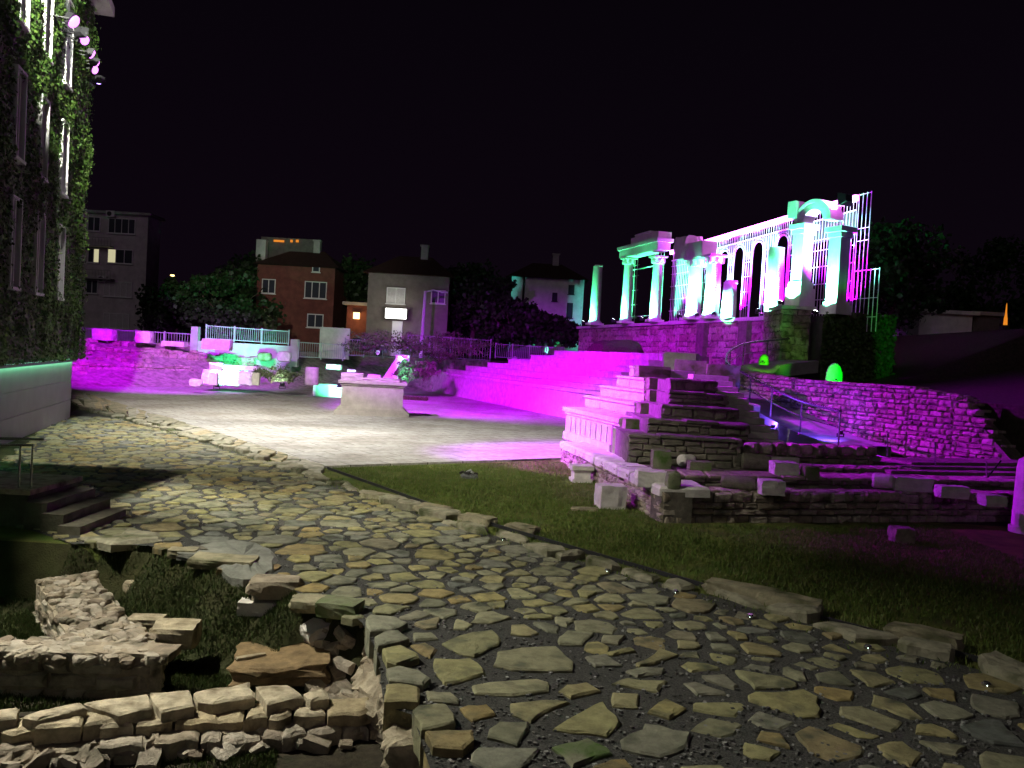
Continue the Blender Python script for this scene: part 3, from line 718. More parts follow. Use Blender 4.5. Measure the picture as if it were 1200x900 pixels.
# ================================================================ foreground ruins in the pit
# left arm and front arm of the L-shaped rubble wall
ZT = -.33
def gz(px, py, z=ZT): return G(px, py, z)
t = thing('rubble_wall', 'L-shaped low ruined wall with rough mortared top in the grassy pit', 'ruined wall', tuple(gz(100, 760))[:2] + (-.8,))
Aq = [gz(43, 676), gz(108, 669), gz(176, 748), gz(84, 752)]; Bq = [gz(-70, 752), gz(179, 743), gz(194, 769), gz(-70, 764)]
def topgrid(mb, q, nu, nv, seed, amp=.05, base=-.95):
    vs = []; fs = []
    for j in range(nv + 1):
        for i in range(nu + 1):
            p = q[0].lerp(q[1], i / nu).lerp(q[3].lerp(q[2], i / nu), j / nv)
            ed = 1 if 0 < i < nu and 0 < j < nv else 0
            p = p + V(noise.noise(p * 4) * .05, noise.noise(p * 4 + V(9, 0, 0)) * .05, 0)
            vs.append((p.x, p.y, q[0].z - .05 + amp * noise.noise(p * 3.1 + V(0, 0, seed)) + amp * .7 * noise.noise(p * 9 + V(0, 0, seed))))
    w = nu + 1
    fs = [(j * w + i, j * w + i + 1, (j + 1) * w + i + 1, (j + 1) * w + i)[::-1] for j in range(nv) for i in range(nu)]
    ring = [i for i in range(nu + 1)] + [j * w + nu for j in range(1, nv + 1)] + [nv * w + i for i in range(nu - 1, -1, -1)] + [j * w for j in range(nv - 1, 0, -1)]
    n0 = len(vs)
    for k in ring: vs.append((vs[k][0], vs[k][1], base))
    for a in range(len(ring)):
        c = (a + 1) % len(ring); fs.append((ring[a], ring[c], n0 + c, n0 + a))
    mb.add(vs, fs)
core = MB(); topgrid(core, Aq, 14, 26, 1.0, .07); topgrid(core, Bq, 34, 10, 2.0, .055)
obj('mortar_core', core, M['mortar'], t)
st = MB(); r2 = random.Random(11)
for q, n in ((Aq, 420), (Bq, 420)):
    for i in range(n):
        p = q[0].lerp(q[1], r2.uniform(.02, .98)).lerp(q[3].lerp(q[2], r2.random()), r2.uniform(.02, .98))
        z = r2.choice((.05, .07, .08, .1, .14)); st.rock((p.x, p.y, ZT - .045 + r2.uniform(-.02, .02)), (z * 1.5, z, z * .8), r2.uniform(0, 3), r2.randint(0, 9999), .16, 3, .6, r2.uniform(-.3, .3), r2.uniform(-.3, .3))
for i in range(16):                                                             # flat capping stones along the front lip
    x = -60 + 250 * (i + .5) / 16; p = gz(x, 763 + max(0, x) * .018); st.rock((p.x, p.y + .12, ZT - .03), (r2.uniform(.3, .55), .34, .10), r2.uniform(-.15, .15), 500 + i, .1, 4, .2)
obj('top_stone', st, M['rubble'], t)
fr = MB(); p0, p1 = gz(-70, 764), gz(190, 769)
laid_wall(fr, (p0.x, p0.y), (p1.x, p1.y), -.85, ZT - .07, r2, .13, .34, .3, .015, 1, False, 0, 0, False, .025)
p0, p1 = gz(43, 676), gz(84, 752); laid_wall(fr, (p0.x, p0.y), (p1.x, p1.y), -.85, ZT - .07, r2, .12, .26, .3, .015, 1, False, 0, 0, False, .025)
p0, p1 = gz(194, 769), gz(176, 748); laid_wall(fr, (p0.x, p0.y), (p1.x, p1.y), -.85, ZT - .07, r2, .12, .26, .3, .015, 1, False, 0, 0, False, .025)
p0, p1 = gz(176, 748), gz(108, 669); laid_wall(fr, (p0.x, p0.y), (p1.x, p1.y), -.85, ZT - .07, r2, .12, .26, .3, .015, 1, False, 0, 0, False, .025)
obj('facing_stone', fr, M['rubble'], t)

# stepped wall across the bottom: bed of rubble, ledge, big coping slabs
t = thing('stepped_wall', 'low stepped ruined wall with big pale coping slabs across the lower left corner', 'ruined wall', tuple(G(200, 840, -.5))[:2] + (-.8,))
def slab(px, zt, th, seed, m='slab', parent=None, name='coping_slab', dome=.03, cham=.04, tilt=.03, **kw):
    b = MB(); b.flag([(p.x, p.y) for p in (G(x, y, zt) for x, y in px)], zt, th, random.Random(seed), .012, .02, tilt)
    return obj(name, b, M[m], parent, **kw)
for i, (q, th) in enumerate([([(98, 822), (173, 813), (178, 830), (139, 836)], .12), ([(176, 811), (222, 808), (228, 826), (189, 833)], .17), ([(227, 811), (293, 799), (299, 815), (249, 823), (232, 820)], .2), ([(300, 804), (338, 801), (356, 815), (313, 825)], .2), ([(356, 811), (380, 805), (386, 816), (364, 821)], .2), ([(26, 839), (60, 828), (95, 822), (103, 829), (43, 842)], .18), ([(-40, 832), (23, 828), (19, 840), (-40, 845)], .18)]):
    slab(q, -.42, min(th, .13), 20 + i, parent=t)
def bedrow(pxs, zt, th, depth, seed, mb, lo, hi, m='rubble'):
    r = random.Random(seed); pts = [G(x, y, zt) for x, y in pxs]
    for i in range(len(pts) - 1):
        a, b = pts[i], pts[i + 1]; L = (b - a).length; d = (b - a) / L; n = V(-d.y, d.x, 0); x = 0
        while x < L:
            l = r.uniform(lo, hi); l = min(l, L - x + .05)
            c = a + d * (x + l / 2); P = []
            for u, v in ((-.5, 0), (-.15, -.06), (.2, .04), (.5, 0), (.5, 1), (0, 1.05), (-.5, 1)):
                p = c + d * (u * l * .97) + n * (v * depth + r.uniform(-.04, .04)); P.append((p.x, p.y))
            mb.flag(P, zt + r.uniform(-.025, .025), th, r, .015, .025, .05); x += l + .012
b = MB(); bedrow([(-60, 857), (40, 855), (134, 846)], -.50, .16, .34, 3, b, .3, .7); bedrow([(118, 851), (250, 843), (430, 836)], -.53, .14, .36, 4, b, .2, .55)
obj('ledge_stone', b, M['slab'], t)
b = MB(); bedrow([(-60, 884), (60, 876), (180, 872), (330, 862), (455, 846)], -.64, .18, .3, 5, b, .15, .42); bedrow([(-60, 900), (60, 893), (170, 884)], -.72, .12, .26, 6, b, .12, .4)
for i in range(60):
    x = rng.uniform(-50, 460); p = G(x, 886 - x * .072 + rng.uniform(-6, 16), -.74); q = rng.uniform(.06, .2)
    b.rock((p.x, p.y, -.74), (q * 1.5, q, q * .6), rng.uniform(0, 3), 700 + i, .25, 2, .3, rng.uniform(-.5, .5), rng.uniform(-.5, .5))
obj('bed_stone', b, M['rubble'], t)
b = MB(); P0, P1, P2, P3 = G(-80, 862, -.53), G(436, 840, -.53), G(448, 846, -.66), G(-80, 880, -.66)
b.add([(P0.x, P0.y + .42, -.56), (P1.x, P1.y + .42, -.57), (P1.x, P1.y + .4, -.9), (P0.x, P0.y + .4, -.9), (P0.x, P0.y + .62, -.6), (P1.x, P1.y + .6, -.6), (P1.x, P1.y + .6, -.9), (P0.x, P0.y + .62, -.9)], [(0, 1, 5, 4), (3, 2, 1, 0), (7, 6, 2, 3), (4, 5, 6, 7), (0, 4, 7, 3), (1, 2, 6, 5)])
obj('wall_core', b, M['earth'], t)
# second course below the first ledge so the dark faces read as masonry
b = MB(); p0, p1 = G(-60, 857, -.5), G(140, 846, -.5); laid_wall(b, (p0.x, p0.y + .05), (p1.x, p1.y + .05), -.84, -.62, r2, .13, .4, .25, .015, 1, False, 0, 0, False)
p0, p1 = G(125, 850, -.53), G(430, 836, -.53); laid_wall(b, (p0.x, p0.y + .05), (p1.x, p1.y + .05), -.84, -.64, r2, .13, .35, .25, .015, 1, False, 0, 0, False)
obj('facing_stone', b, M['rubble'], t)

# cut earth bank under the street edge, with lime and stones sticking out
bank_top = [(412, 722), (428, 738), (440, 757), (448, 778), (450, 800), (452, 828), (470, 842)]
bt = [G(x, y, .0) for x, y in bank_top]; bb_px = [(398, 725), (403, 745), (406, 775), (408, 805), (412, 832), (425, 842), (450, 852)]
bb = [G(x, y, -.74) for x, y in bb_px]
b = MB(); nu = 40; nv = 12; vs = []
def along(L_, t): k = min(len(L_) - 2, int(t * (len(L_) - 1))); return L_[k].lerp(L_[k + 1], t * (len(L_) - 1) - k)
for j in range(nv + 1):
    for i in range(nu + 1):
        a, c = along(bt, i / nu), along(bb, i / nu); tt = j / nv
        p = a.lerp(c, tt ** 1.3); p.z = .02 - .8 * tt
        nn = noise.noise_vector(p * 4.5) * .10 + noise.noise_vector(p * 12) * .045
        vs.append(p + nn * (1 if j else .3) + V(.14, 0, 0) * (1 - tt))
w_ = nu + 1
b.add(vs, [(j * w_ + i, (j + 1) * w_ + i, (j + 1) * w_ + i + 1, j * w_ + i + 1) for j in range(nv) for i in range(nu)])
obj('earth_bank', b, M['mortar'], loc=(bt[3].x, bt[3].y, -.7), kind='structure')
# rubble in the ditch below
b = MB(); r3 = random.Random(3)
for i in range(480):
    px, py = r3.uniform(345, 412), r3.uniform(726, 832)
    if px < 372 and py > 755: continue
    p = G(px, py, -.6)
    if height(p.x, p.y) > -.3: continue
    q = r3.uniform(.03, .15) * (1 if r3.random() < .8 else 1.6)
    b.rock((p.x, p.y, height(p.x, p.y) + q * .15), (q * 1.5, q, q * .7), r3.uniform(0, 3), i, .3, 2, .25, r3.uniform(-.6, .6), r3.uniform(-.6, .6))
obj('ditch_rubble', b, M['rubble'], loc=tuple(G(385, 790, -.7)), kind='stuff', label='broken stone rubble heaped in the ditch under the street edge', cat='rubble')

def loose(name, px, py, z, size, rz, seed, label, m='rubble', sph=.3, rough=.16, n=4, tx=0, ty=0, cat='stone', group=None):
    b = MB(); p = G(px, py, z); b.rock((p.x, p.y, z + size[2] * .42), size, rz, seed, rough, n, sph, tx, ty)
    return obj(name, b, M[m], loc=(p.x, p.y, z), label=label, cat=cat, group=group)
loose('field_stone', 160, 695, -.62, (.34, .24, .2), .2, 1, 'pale curved stone half buried in the grass of the pit', 'slab', .6)
loose('flat_stone', 172, 733, -.5, (.42, .26, .12), .1, 2, 'flat pale stone just behind the end of the L-shaped wall', 'slab', .1, .1)
loose('field_stone', 205, 753, -.5, (.5, .42, .24), .1, 3, 'squared stone standing against the outer end of the L-shaped wall', 'slab', .15, .12)
loose('field_stone', 274, 708, -.42, (.4, .3, .3), .4, 4, 'ochre lump of stone on the grass below the rounded slab', 'ochre', .4)
loose('edge_stone', 322, 697, -.12, (.62, .45, .24), .2, 5, 'brownish wedge shaped stone at the corner of the street edge', 'rubble', .4, .22)
loose('edge_stone', 305, 716, -.32, (.5, .4, .17), .1, 6, 'pale squared block on top of a second one beside the ditch', 'lime', .12, .08)
loose('edge_stone', 303, 732, -.52, (.46, .42, .2), .0, 7, 'brown squared block under the pale one beside the ditch', 'rubble', .15)
loose('edge_stone', 377, 742, -.40, (.52, .4, .2), .7, 8, 'pale tilted stone leaning over the rubble in the ditch', 'lime', .35, .15, 4, .2, -.25)
loose('edge_stone', 372, 714, -.05, (.6, .35, .14), .1, 9, 'grey flat stone hanging at the street edge above the ditch', 'kerb', .2)
loose('edge_stone', 398, 720, -.04, (.5, .35, .18), -.2, 10, 'dark pointed stone at the top of the cut bank', 'moss', .3)
loose('brown_slab', 332, 786, -.72, (1.05, .85, .24), .1, 11, 'big cracked brown slab lying in the pit beside the ditch', 'brown', .15, .22, 6, .05, -.08)
loose('splinter_stone', 294, 778, -.60, (.34, .07, .11), .6, 12, 'thin pale stone splinter leaning on the big brown slab', 'slab', .2)
loose('pebble_stone', 463, 873, -.72, (.09, .08, .07), .0, 13, 'single white pebble on the dark soil below the street edge', 'lime', .6)
loose('limestone_lump', 490, 893, -.4, (.55, .35, .3), .2, 14, 'crumbly pale lump at the bottom edge under the corner paving stone', 'slab', .3, .3, 5)
for i, (px, py, l, w, h, m, lab) in enumerate([(236, 655, .6, .3, .1, 'greyslab', 'long pale flake stone stacked at the upper rim of the pit'), (262, 663, .85, .45, .13, 'kerb', 'broad pale slab lying on the rounded slab at the pit rim'), (215, 652, .4, .25, .12, 'kerb', 'small grey stone at the left end of the rim stack'), (290, 680, .8, .3, .2, 'brown', 'brownish block under the rounded slab at the pit rim'), (243, 648, .55, .25, .09, 'dkwall', 'dark thin stone lying on the rim stack')]):
    loose('rim_stone', px, py, -.02 if i != 3 else -.16, (l, w, h), -.1 + .1 * i, 60 + i, lab, m, .15, .14)
b = MB(); b.flag([(p.x, p.y) for p in (G(x, y, .05) for x, y in ((90, 630), (138, 628), (150, 620), (188, 624), (190, 632), (130, 637)))], .06, .14, rng, .02, .04, .01)
obj('rim_slab', b, M['kerb'], label='long grey slab at the dark left corner of the street edge', cat='stone slab')

# grass in the pit and thin grass on the lawn
def grass(name, n, region, h, label, seed, wid=.010, m='grass'):
    rg = np.random.default_rng(seed); P = []
    rr = random.Random(seed)
    while len(P) < n:
        x, y = region(rr)
        if x is None: continue
        P.append((x, y, height(x, y) - .015))
    P = np.array(P); k = len(P); a = rg.uniform(0, 6.283, k); L = rg.uniform(.4, 1.25, k) * h; ln_ = rg.uniform(.1, .75, k); b_ = rg.uniform(0, 6.283, k)
    side = np.stack([np.cos(a), np.sin(a), np.zeros(k)], 1) * wid * rg.uniform(.6, 1.4, (k, 1))
    tip = P + np.stack([np.cos(b_) * ln_ * L, np.sin(b_) * ln_ * L, L], 1); md = P + np.stack([np.cos(b_) * ln_ * L * .3, np.sin(b_) * ln_ * L * .3, L * .55], 1)
    v = np.stack([P - side, P + side, md + side * .7, tip, md - side * .7], 1).reshape(-1, 3)
    f = (np.arange(k)[:, None] * 5 + np.array([0, 1, 2, 3, 4])[None]).reshape(-1, 5)
    return npobj(name, v, f, M[m], loc=(P[:, 0].mean(), P[:, 1].mean(), 0), label=label, cat='grass', kind='stuff')
def clump(x, y, sc=1.0): return noise.noise(V(x * sc, y * sc, 7))
wallz = [[(p.x, p.y) for p in Aq], [(p.x, p.y) for p in Bq]]
def reg_pit(r):
    y = r.uniform(6.0, 13.5); x = r.uniform(-.66 * y, .1)
    if not inpoly(x, y, pit_poly): return None, None
    if any(inpoly(x, y, q) for q in wallz): return None, None
    bare = y < 8.6 and x > -5
    if clump(x, y, 1.3) < r.uniform(-.5, .35) + (.18 if y < 7.6 else 0): return None, None
    d, k = segdist(x, y, edge)
    if k < 9 and d < .9: return None, None
    return x, y
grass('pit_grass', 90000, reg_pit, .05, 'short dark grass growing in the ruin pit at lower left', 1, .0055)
lawn_poly = [(p.x, p.y) for p in (G(384, 549), G(690, 539), G(775, 614), G(950, 618), G(1300, 612), G(1400, 850))] + [(p.x, p.y) for p in reversed(e0)]
def reg_lawn(r):
    y = 7 + 19 * r.random(); x = r.uniform(-5, 9)
    if abs(x) > .64 * y or not inpoly(x, y, lawn_poly): return None, None
    if clump(x, y, .9) < r.uniform(-.8, .3): return None, None
    return x, y
grass('lawn_grass', 60000, reg_lawn, .06, 'short grass of the lawn between the stone kerb and the theatre', 2, .009, 'lawngrass')
def reg_joint(r):
    s_ = r.uniform(.2, cum[-1]); p, d = kpt(s_); n = V(-d.y, d.x, 0); q = p + n * r.gauss(.12, .22)
    return q.x, q.y
grass('kerb_grass', 7000, reg_joint, .07, 'weedy grass growing in the joints of the stone kerb', 4, .008, 'lawngrass')
# dark clump on the lawn
p = G(550, 560); b = MB()
b.rock((p.x, p.y, .04), (.4, .3, .12), 0, 3, .3, 4, .5)
for i in range(26):
    b.rock((p.x + rng.gauss(0, .08), p.y + rng.gauss(0, .06), rng.uniform(.04, .15)), (rng.uniform(.08, .18), .05, .05), rng.uniform(0, 3), i, .3, 2, .3, rng.uniform(-.7, .7), rng.uniform(-.7, .7))
obj('litter_clump', b, mat('litter', [(.03, .03, .03), (.06, .05, .05), (.035, .04, .04), (.45, .45, .45)], nscale=20), loc=(p.x, p.y, 0), label='small dark clump with pale flecks lying on the lawn', cat='clump')
# ================================================================ ivy covered building on the left
t = thing('ivy_building', 'tall building with an ivy covered facade and a pale clad base at the left edge', 'building', tuple(FB0))
def facbox(mb, s0, s1, o0, o1, z0, z1, m=0): mb.frame_box(V(FB0.x, FB0.y, 0), -FD, FN, V(0, 0, 1), s0, s1, o0, o1, z0, z1, m)
b = MB(); facbox(b, -.45, 30, -11, .10, 2.12, 14.6); obj('wall', b, M['plaster_dark'], t)
b = MB(); [facbox(b, 0, 30, -11, 0, z0, z1) for z0, z1 in ((0, .66), (.685, 1.35), (1.375, 2.06))]; facbox(b, .02, 30, -10.9, -.03, 0, 2.08); obj('base', b, M['clad'], t)
b = MB(); facbox(b, -1.0, 30.5, -11.5, .75, 14.6, 14.95); obj('roof', b, M['concrete'], t)
b = MB(); facbox(b, .02, 30, .05, .10, 2.075, 2.11); obj('led_strip', b, M['e_green'], t)
b = MB(); facbox(b, 0, 30, .115, .135, 2.03, 2.119); obj('strip_shield', b, M['dark'], t)  # lip added to hide the glowing strip, leaving only its wash
wins = []
def fs(px, py): p = onplane(px, py, FB0, FN); return (FB0 - p).dot(FD)
cols_s = [fs(11, 145), fs(40, 176), fs(65, 207)]
cols_s = cols_s + [cols_s[0] + (cols_s[0] - cols_s[2]) / 2 * (i + 1) for i in range(3)]
for ci, s in enumerate(cols_s):
    for z0, z1 in ((4.1, 6.3), (7.35, 9.5), (10.7, 13.2)):
        w = .46
        f = MB()
        for a, c in ((s - w, s - w + .07), (s + w - .07, s + w)): facbox(f, a, c, .10, .27, z0, z1)
        facbox(f, s - w - .03, s + w + .03, .10, .30, z0 - .08, z0); facbox(f, s - w, s + w, .10, .27, z1, z1 + .07); facbox(f, s - .025, s + .025, .16, .22, z0, z1)
        fo = obj('window', f, M['frame'], t)
        g = MB(); facbox(g, s - w + .07, s + w - .07, .105, .13, z0, z1); obj('pane', g, M['glass'], fo)
        wins.append((s - w - .02, s + w + .02, z0 - .05, z1 + .05))
rg = np.random.default_rng(8)
n = 95000; s_ = rg.uniform(-.5, 13, n); z_ = rg.uniform(2.13, 14.6, n)
keep = np.ones(n, bool)
for a, c, z0, z1 in wins: keep &= ~((s_ > a + .05) & (s_ < c - .05) & (z_ > z0 + rg.uniform(0, .5, n) ** 2) & (z_ < z1 - rg.uniform(0, .25, n)))
dens = np.array([noise.noise(V(a * .8, c * .6, 0)) for a, c in zip(s_, z_)]); keep &= rg.random(n) < np.clip(.72 + dens * 1.1, .25, 1)
s_, z_, dens = s_[keep], z_[keep], dens[keep]; n = len(s_)
o_ = .11 + np.abs(rg.normal(0, .07, n)) + np.clip(dens, 0, 1) * .25
P = np.array([FB0.x, FB0.y, 0]) - np.outer(s_, np.array(FD)) + np.outer(o_, np.array(FN)); P[:, 2] = z_
Nn = np.array(FN)[None] * .9 + rg.normal(0, .45, (n, 3)) + np.array([0, 0, .25]); Nn /= np.linalg.norm(Nn, axis=1)[:, None]
v, f = leaf_quads(P, Nn, rg.uniform(.05, .13, n), rg, .85); npobj('ivy', v, f, M['ivy'], t)
# slab added out of frame to shade the street edge; entrance steps with railing
b = MB(); b.box((-9.8, 11.83), 2.6, 2.4, 7.2, 7.4); obj('shade_slab', b, M['concrete'], t)
t = thing('entrance_steps', 'dark stone entrance platform and steps at the left edge', 'steps', (-8, 13.4, 0))
b = MB(); b.box((-9.4, 13.75), 4.2, 1.5, .0, .5); obj('platform', b, M['dkwall'], t)
b = MB(); b.box((-9.4, 13.75), 4.3, 1.6, .5, .58); obj('top_slab', b, M['slab'], t)
b = MB()
for i in range(3): b.box((-7.1 + .32 * i, 13.6 - .12 * i), .34, 1.5, 0, .42 - .14 * i)
obj('step', b, M['dkwall'], t)
t = thing('handrail', 'slim steel handrail with two bars above the entrance steps at the left edge', 'railing', (-7.5, 13.2, .58))
b = MB(); ya = 13.1
for (x0, y0), (x1, y1) in (((-60, 512), (52, 515)), ((-60, 520), (40, 522))): b.tube([D(x0, y0, ya), D(x1, y1, ya)], .022, 8)
obj('rail', b, M['steel'], t)
for px in (24, 38):
    b = MB(); p = D(px, 522, ya); b.tube([V(p.x, p.y, .58), p], .018, 8); obj('post', b, M['steel'], t)

# ================================================================ altar on the plaza
p = G(432, 487, .05); t = thing('altar', 'pale stone altar block with moulded base and cornice standing on the plaza', 'altar', (p.x, p.y + .8, .045))
rz = R(9); c = (p.x, p.y + .75)
def mold(mb, levels):
    for (sx, sy, z0, z1) in levels: mb.box(c, sx, sy, z0, z1, rz)
b = MB(); mold(b, [(3.35, 1.7, .045, .24), (3.15, 1.55, .243, .33), (2.98, 1.42, .333, .42)]); obj('base', b, M['altar'], t)
b = MB(); mold(b, [(2.78, 1.3, .423, 1.38)]); obj('block', b, M['altar'], t)
b = MB(); mold(b, [(2.9, 1.4, 1.383, 1.47), (3.08, 1.52, 1.473, 1.60)]); obj('cornice', b, M['altar'], t)
b = MB(); ex = V(math.cos(rz), math.sin(rz), 0); q = V(c[0], c[1], 0) - ex * .95
b.rock((q.x, q.y, 1.74), (1.0, 1.15, .36), rz, 3, .1, 5, .1); q = V(c[0], c[1], 0) + ex * .35; b.rock((q.x, q.y, 1.66), (1.7, 1.1, .2), rz, 5, .12, 5, .08); obj('worn_top', b, M['altar'], t)

# ================================================================ theatre: near wedge, its rubble base, dark terraces
rw = random.Random(21)
K0, K1 = G(775, 612), G(657, 540)
rows = [((664, 476), 27.7, (728, 491), 23.3), ((687, 463), 29.0, (745, 473), 25.0), ((705, 452), 29.3, (756, 458), 25.9), ((724, 440), 30.0, (756, 443), 27.0), ((739, 429), 30.8, (744, 429), 28.0)]
t = thing('theatre_base', 'rubble stone base wall under the near wedge of the ancient theatre', 'stone wall', (3, 18, 0))
b = MB(); laid_wall(b, (K0.x, K0.y), (K1.x, K1.y), -.05, lambda u: .62 - .1 * u, rw, .13, .24, .6, .02, -1, True, 0, 1, False, .03)
laid_wall(b, (K0.x, K0.y), (12.5, 19.3), -.05, .60, rw, .15, .34, .5, .02, 1, True, 0, 1, True, .03)
obj('wall', b, [M['rubble'], M['mortar_dark']], t)
b = MB(); b.prism([(K0.x + .12, K0.y + .12), (K1.x + .15, K1.y), (2.0, 28.5), (6, 28.5), (12.6, 22), (12.6, 19.5)], .0, .5); obj('fill', b, M['mortar_dark'], t)
b = MB()
for i in range(9):                                                            # big pale capping slabs on the base wall
    a, c_ = K0.lerp(K1, i / 9 + .004), K0.lerp(K1, (i + 1) / 9 - .004); n = V(1, .12, 0); w = .75 if i else .95
    P = [(q.x, q.y) for q in (a - n * .06, c_ - n * .06, c_ + n * w, a + n * w)]
    b.flag(P, .70 - .1 * i / 9, .2, rw, .02, .05, .02)
obj('capping_slab', b, M['lime'], t)

t = thing('seating_wedge', 'near broken wedge of pale theatre seating with a smooth front wall lit magenta', 'theatre seating', (3.5, 26, .5))
Lp = [D(a[0], a[1], y) for a, y, _, _ in rows]; Rp = [D(c_[0], c_[1], y) for _, _, c_, y in rows]
for i in range(5):
    L_, R_ = Lp[i], Rp[i]; z = 1.53 + .36 * i
    bk = [(6.0, 27.4 + .2 * i), (6.0, 31.5)]
    ex = (R_ - L_); ex.z = 0; ex.normalize(); nl = V(-ex.y, ex.x, 0)
    if nl.x > 0: nl = -nl
    if i == 0:
        b = MB(); b.prism([(L_.x, L_.y), (R_.x, R_.y), (R_.x + .55, R_.y + .1)] + bk, .45, z - .2); obj('front_wall', b, M['seat'], t)
        b = MB()
        for k in range(1, 9): q = L_.lerp(R_, k / 9 * .86 + .02); b.frame_box(V(q.x, q.y, 0), ex, nl, V(0, 0, 1), -.05, .05, -.05, .035, .78, z - .3)
        b.frame_box(V(L_.x, L_.y, 0), ex, nl, V(0, 0, 1), -.02, (R_ - L_).length * .87, -.1, .06, .5, .74); obj('relief', b, M['seat'], t)
        b = MB(); b.frame_box(V(L_.x, L_.y, 0), ex, nl, V(0, 0, 1), -.12, (R_ - L_).length + .05, -.7, .10, z - .13, z); b.frame_box(V(L_.x, L_.y, 0), ex, nl, V(0, 0, 1), -.06, (R_ - L_).length + .02, -.6, .05, z - .22, z - .133); obj('cornice', b, M['seat'], t)
        b = MB(); b.box((R_.x + .02, R_.y - .25), .5, .35, .5, 1.28, R(-8)); obj('end_pier', b, M['lime'], t)
    else:
        b = MB(); b.prism([(L_.x, L_.y), (R_.x, R_.y), (R_.x + .55, R_.y + .1)] + bk, z - .40, z - .07)
        b.frame_box(V(L_.x, L_.y, 0), ex, nl, V(0, 0, 1), -.06, (R_ - L_).length + .02, -.55, .055, z - .068, z)
        n_s = max(2, int((R_ - L_).length / 1.2))
        for k in range(n_s):
            a0 = (R_ - L_).length * k / n_s; a1 = (R_ - L_).length * (k + 1) / n_s
            b.frame_box(V(L_.x, L_.y, 0), ex, nl, V(0, 0, 1), a0 + .012, a1 - .012, -.1, .03 + rw.uniform(-.008, .008), z - .35, z - .12)
        obj('seat_row', b, M['seat'], t)
    b = MB(); wd = (.72 if i else .62) if i < 4 else 1.05; p = R_ + V(wd / 2 + .02, -.12, 0)
    b.rock((p.x, p.y, z - .15), (wd * 1.0, .8, .36), R(5), 80 + i, .07, 4, .04); obj('end_block', b, M['moss'], t)

t = thing('stone_terrace', 'dark stepped masonry terrace behind the broken ends of the seat rows', 'terrace', (4.4, 21, .5))
tiers = [(.5, 1.37, 20.3, 2.85, 5.55), (1.37, 1.70, 21.3, 3.45, 6.0), (1.70, 2.03, 22.3, 3.95, 5.95), (2.03, 2.36, 23.3, 4.3, 5.9), (2.36, 2.70, 24.4, 4.5, 5.85)]
for i, (z0, z1, y, xl, xr) in enumerate(tiers):
    b = MB(); b.box(((xl + xr) / 2, (y + .32 + 28.5) / 2), xr - xl - .02, 28.5 - y - .3, z0 - .3, z1 - .08, 0, 1)
    laid_wall(b, (xl, y), (xr, y + .1), z0, z1 - .05, rw, .17, .42, .35, .02, 1, True, 0, 1, False, .03)
    laid_wall(b, (xr, y), (xr + .1, y + 4), z0, z1 - .05, rw, .17, .42, .2, .02, 1, False, 0, 1, False, .03)
    obj('masonry', b, [M['dkwall'], M['mortar_dark']], t)
    b = MB(); x = xl
    while x < xr - .1:
        l = min(rw.uniform(.5, 1.1), xr - x); b.flag([(x, y - .04), (x + l - .015, y - .04 + rw.uniform(-.02, .02)), (x + l - .015, y + .62), (x, y + .62)], z1 + rw.uniform(-.03, .01), .07, rw, .01, .025, .03); x += l
    obj('tread_stone', b, M['dkwall'], t)
t = thing('stone_stair', 'narrow worn stone stair lit magenta beside the dark terrace', 'stairs', (6.5, 21, .6))
for i in range(13):
    b = MB(); z = .95 + .155 * i; y = 20.9 + .52 * i; b.box((6.55 - .02 * i, y + .45), 1.15 + rw.uniform(-.05, .05), .9, z - .3, z, R(rw.uniform(-2, 2))); obj('step', b, M['seat'], t)
b = MB(); p0, p1 = V(5.98, 20.9, 0), V(6.3, 27.6, 0); b.prism([(5.98, 21), (7.05, 21), (6.8, 28), (5.9, 28)], .3, .7); obj('stair_core', b, M['mortar_dark'], t)

# scattered blocks (px box, base height) --------------------------------------------------------
def blk(name, x0, x1, yt, yb, z, label, m, cat='stone block', kind='rock', seed=0, rz=0, dp=.8, sph=.12, group='blocks and drums scattered on the theatre ledges'):
    p = G((x0 + x1) / 2, yb, z); d = p.y; w = (x1 - x0) * d / 1000; h = (yb - yt) * d / 1000
    b = MB(); c = V(p.x, p.y + w * dp / 2, z)
    if kind == 'rock': b.rock((c.x, c.y, z + h * .48), (w, w * dp, h), rz, seed, .1, 6, sph)
    elif kind == 'drum':        # column drum lying on its side, end towards the left
        T = Matrix.Rotation(rz, 3, 'Z') @ Matrix.Rotation(R(90), 3, 'Y'); r_ = h / 2
        b.lathe((c.x, c.y, z + r_), [(r_ * .86, -w / 2), (r_, -w / 2 + .05), (r_ * .97, w / 2 - .06), (r_ * .85, w / 2)], 22, 0, T)
    elif kind == 'mold':
        for k, (q, a, e) in enumerate(((1, 0, .22), (.82, .22, .62), (.92, .62, .74), (1.08, .74, 1))): b.box((c.x, c.y), w * q, w * dp * q, z + h * a + .001, z + h * e, rz)
    return obj(name, b, M[m], loc=(c.x, c.y, z), label=label, cat=cat, group=group)
blk('stone_block', 743, 760, 529, 543, .55, 'small squared block at the near foot of the magenta front wall', 'rubble', seed=1)
blk('stone_block', 764, 787, 527, 550, .66, 'mossy rounded block with a flat top standing on the ledge corner', 'moss', seed=2, sph=.3)
blk('column_drum', 796, 815, 533, 548, .66, 'pink lit drum end on the ledge behind the mossy cut block', 'lime', 'column drum', 'drum', 3, R(30))
blk('stone_block', 808, 833, 541, 556, .66, 'mossy cut block with one pale end next to the pink drum', 'moss', seed=4, sph=.05)
blk('boulder', 781, 798, 553, 575, .62, 'bright green lit boulder on the corner of the rubble base wall', 'moss', 'boulder', 'rock', 5, 0, .9, .6)
blk('corner_stone', 746, 783, 552, 572, .58, 'big rounded pale corner stone on the rubble base wall', 'lime', seed=6, sph=.3)
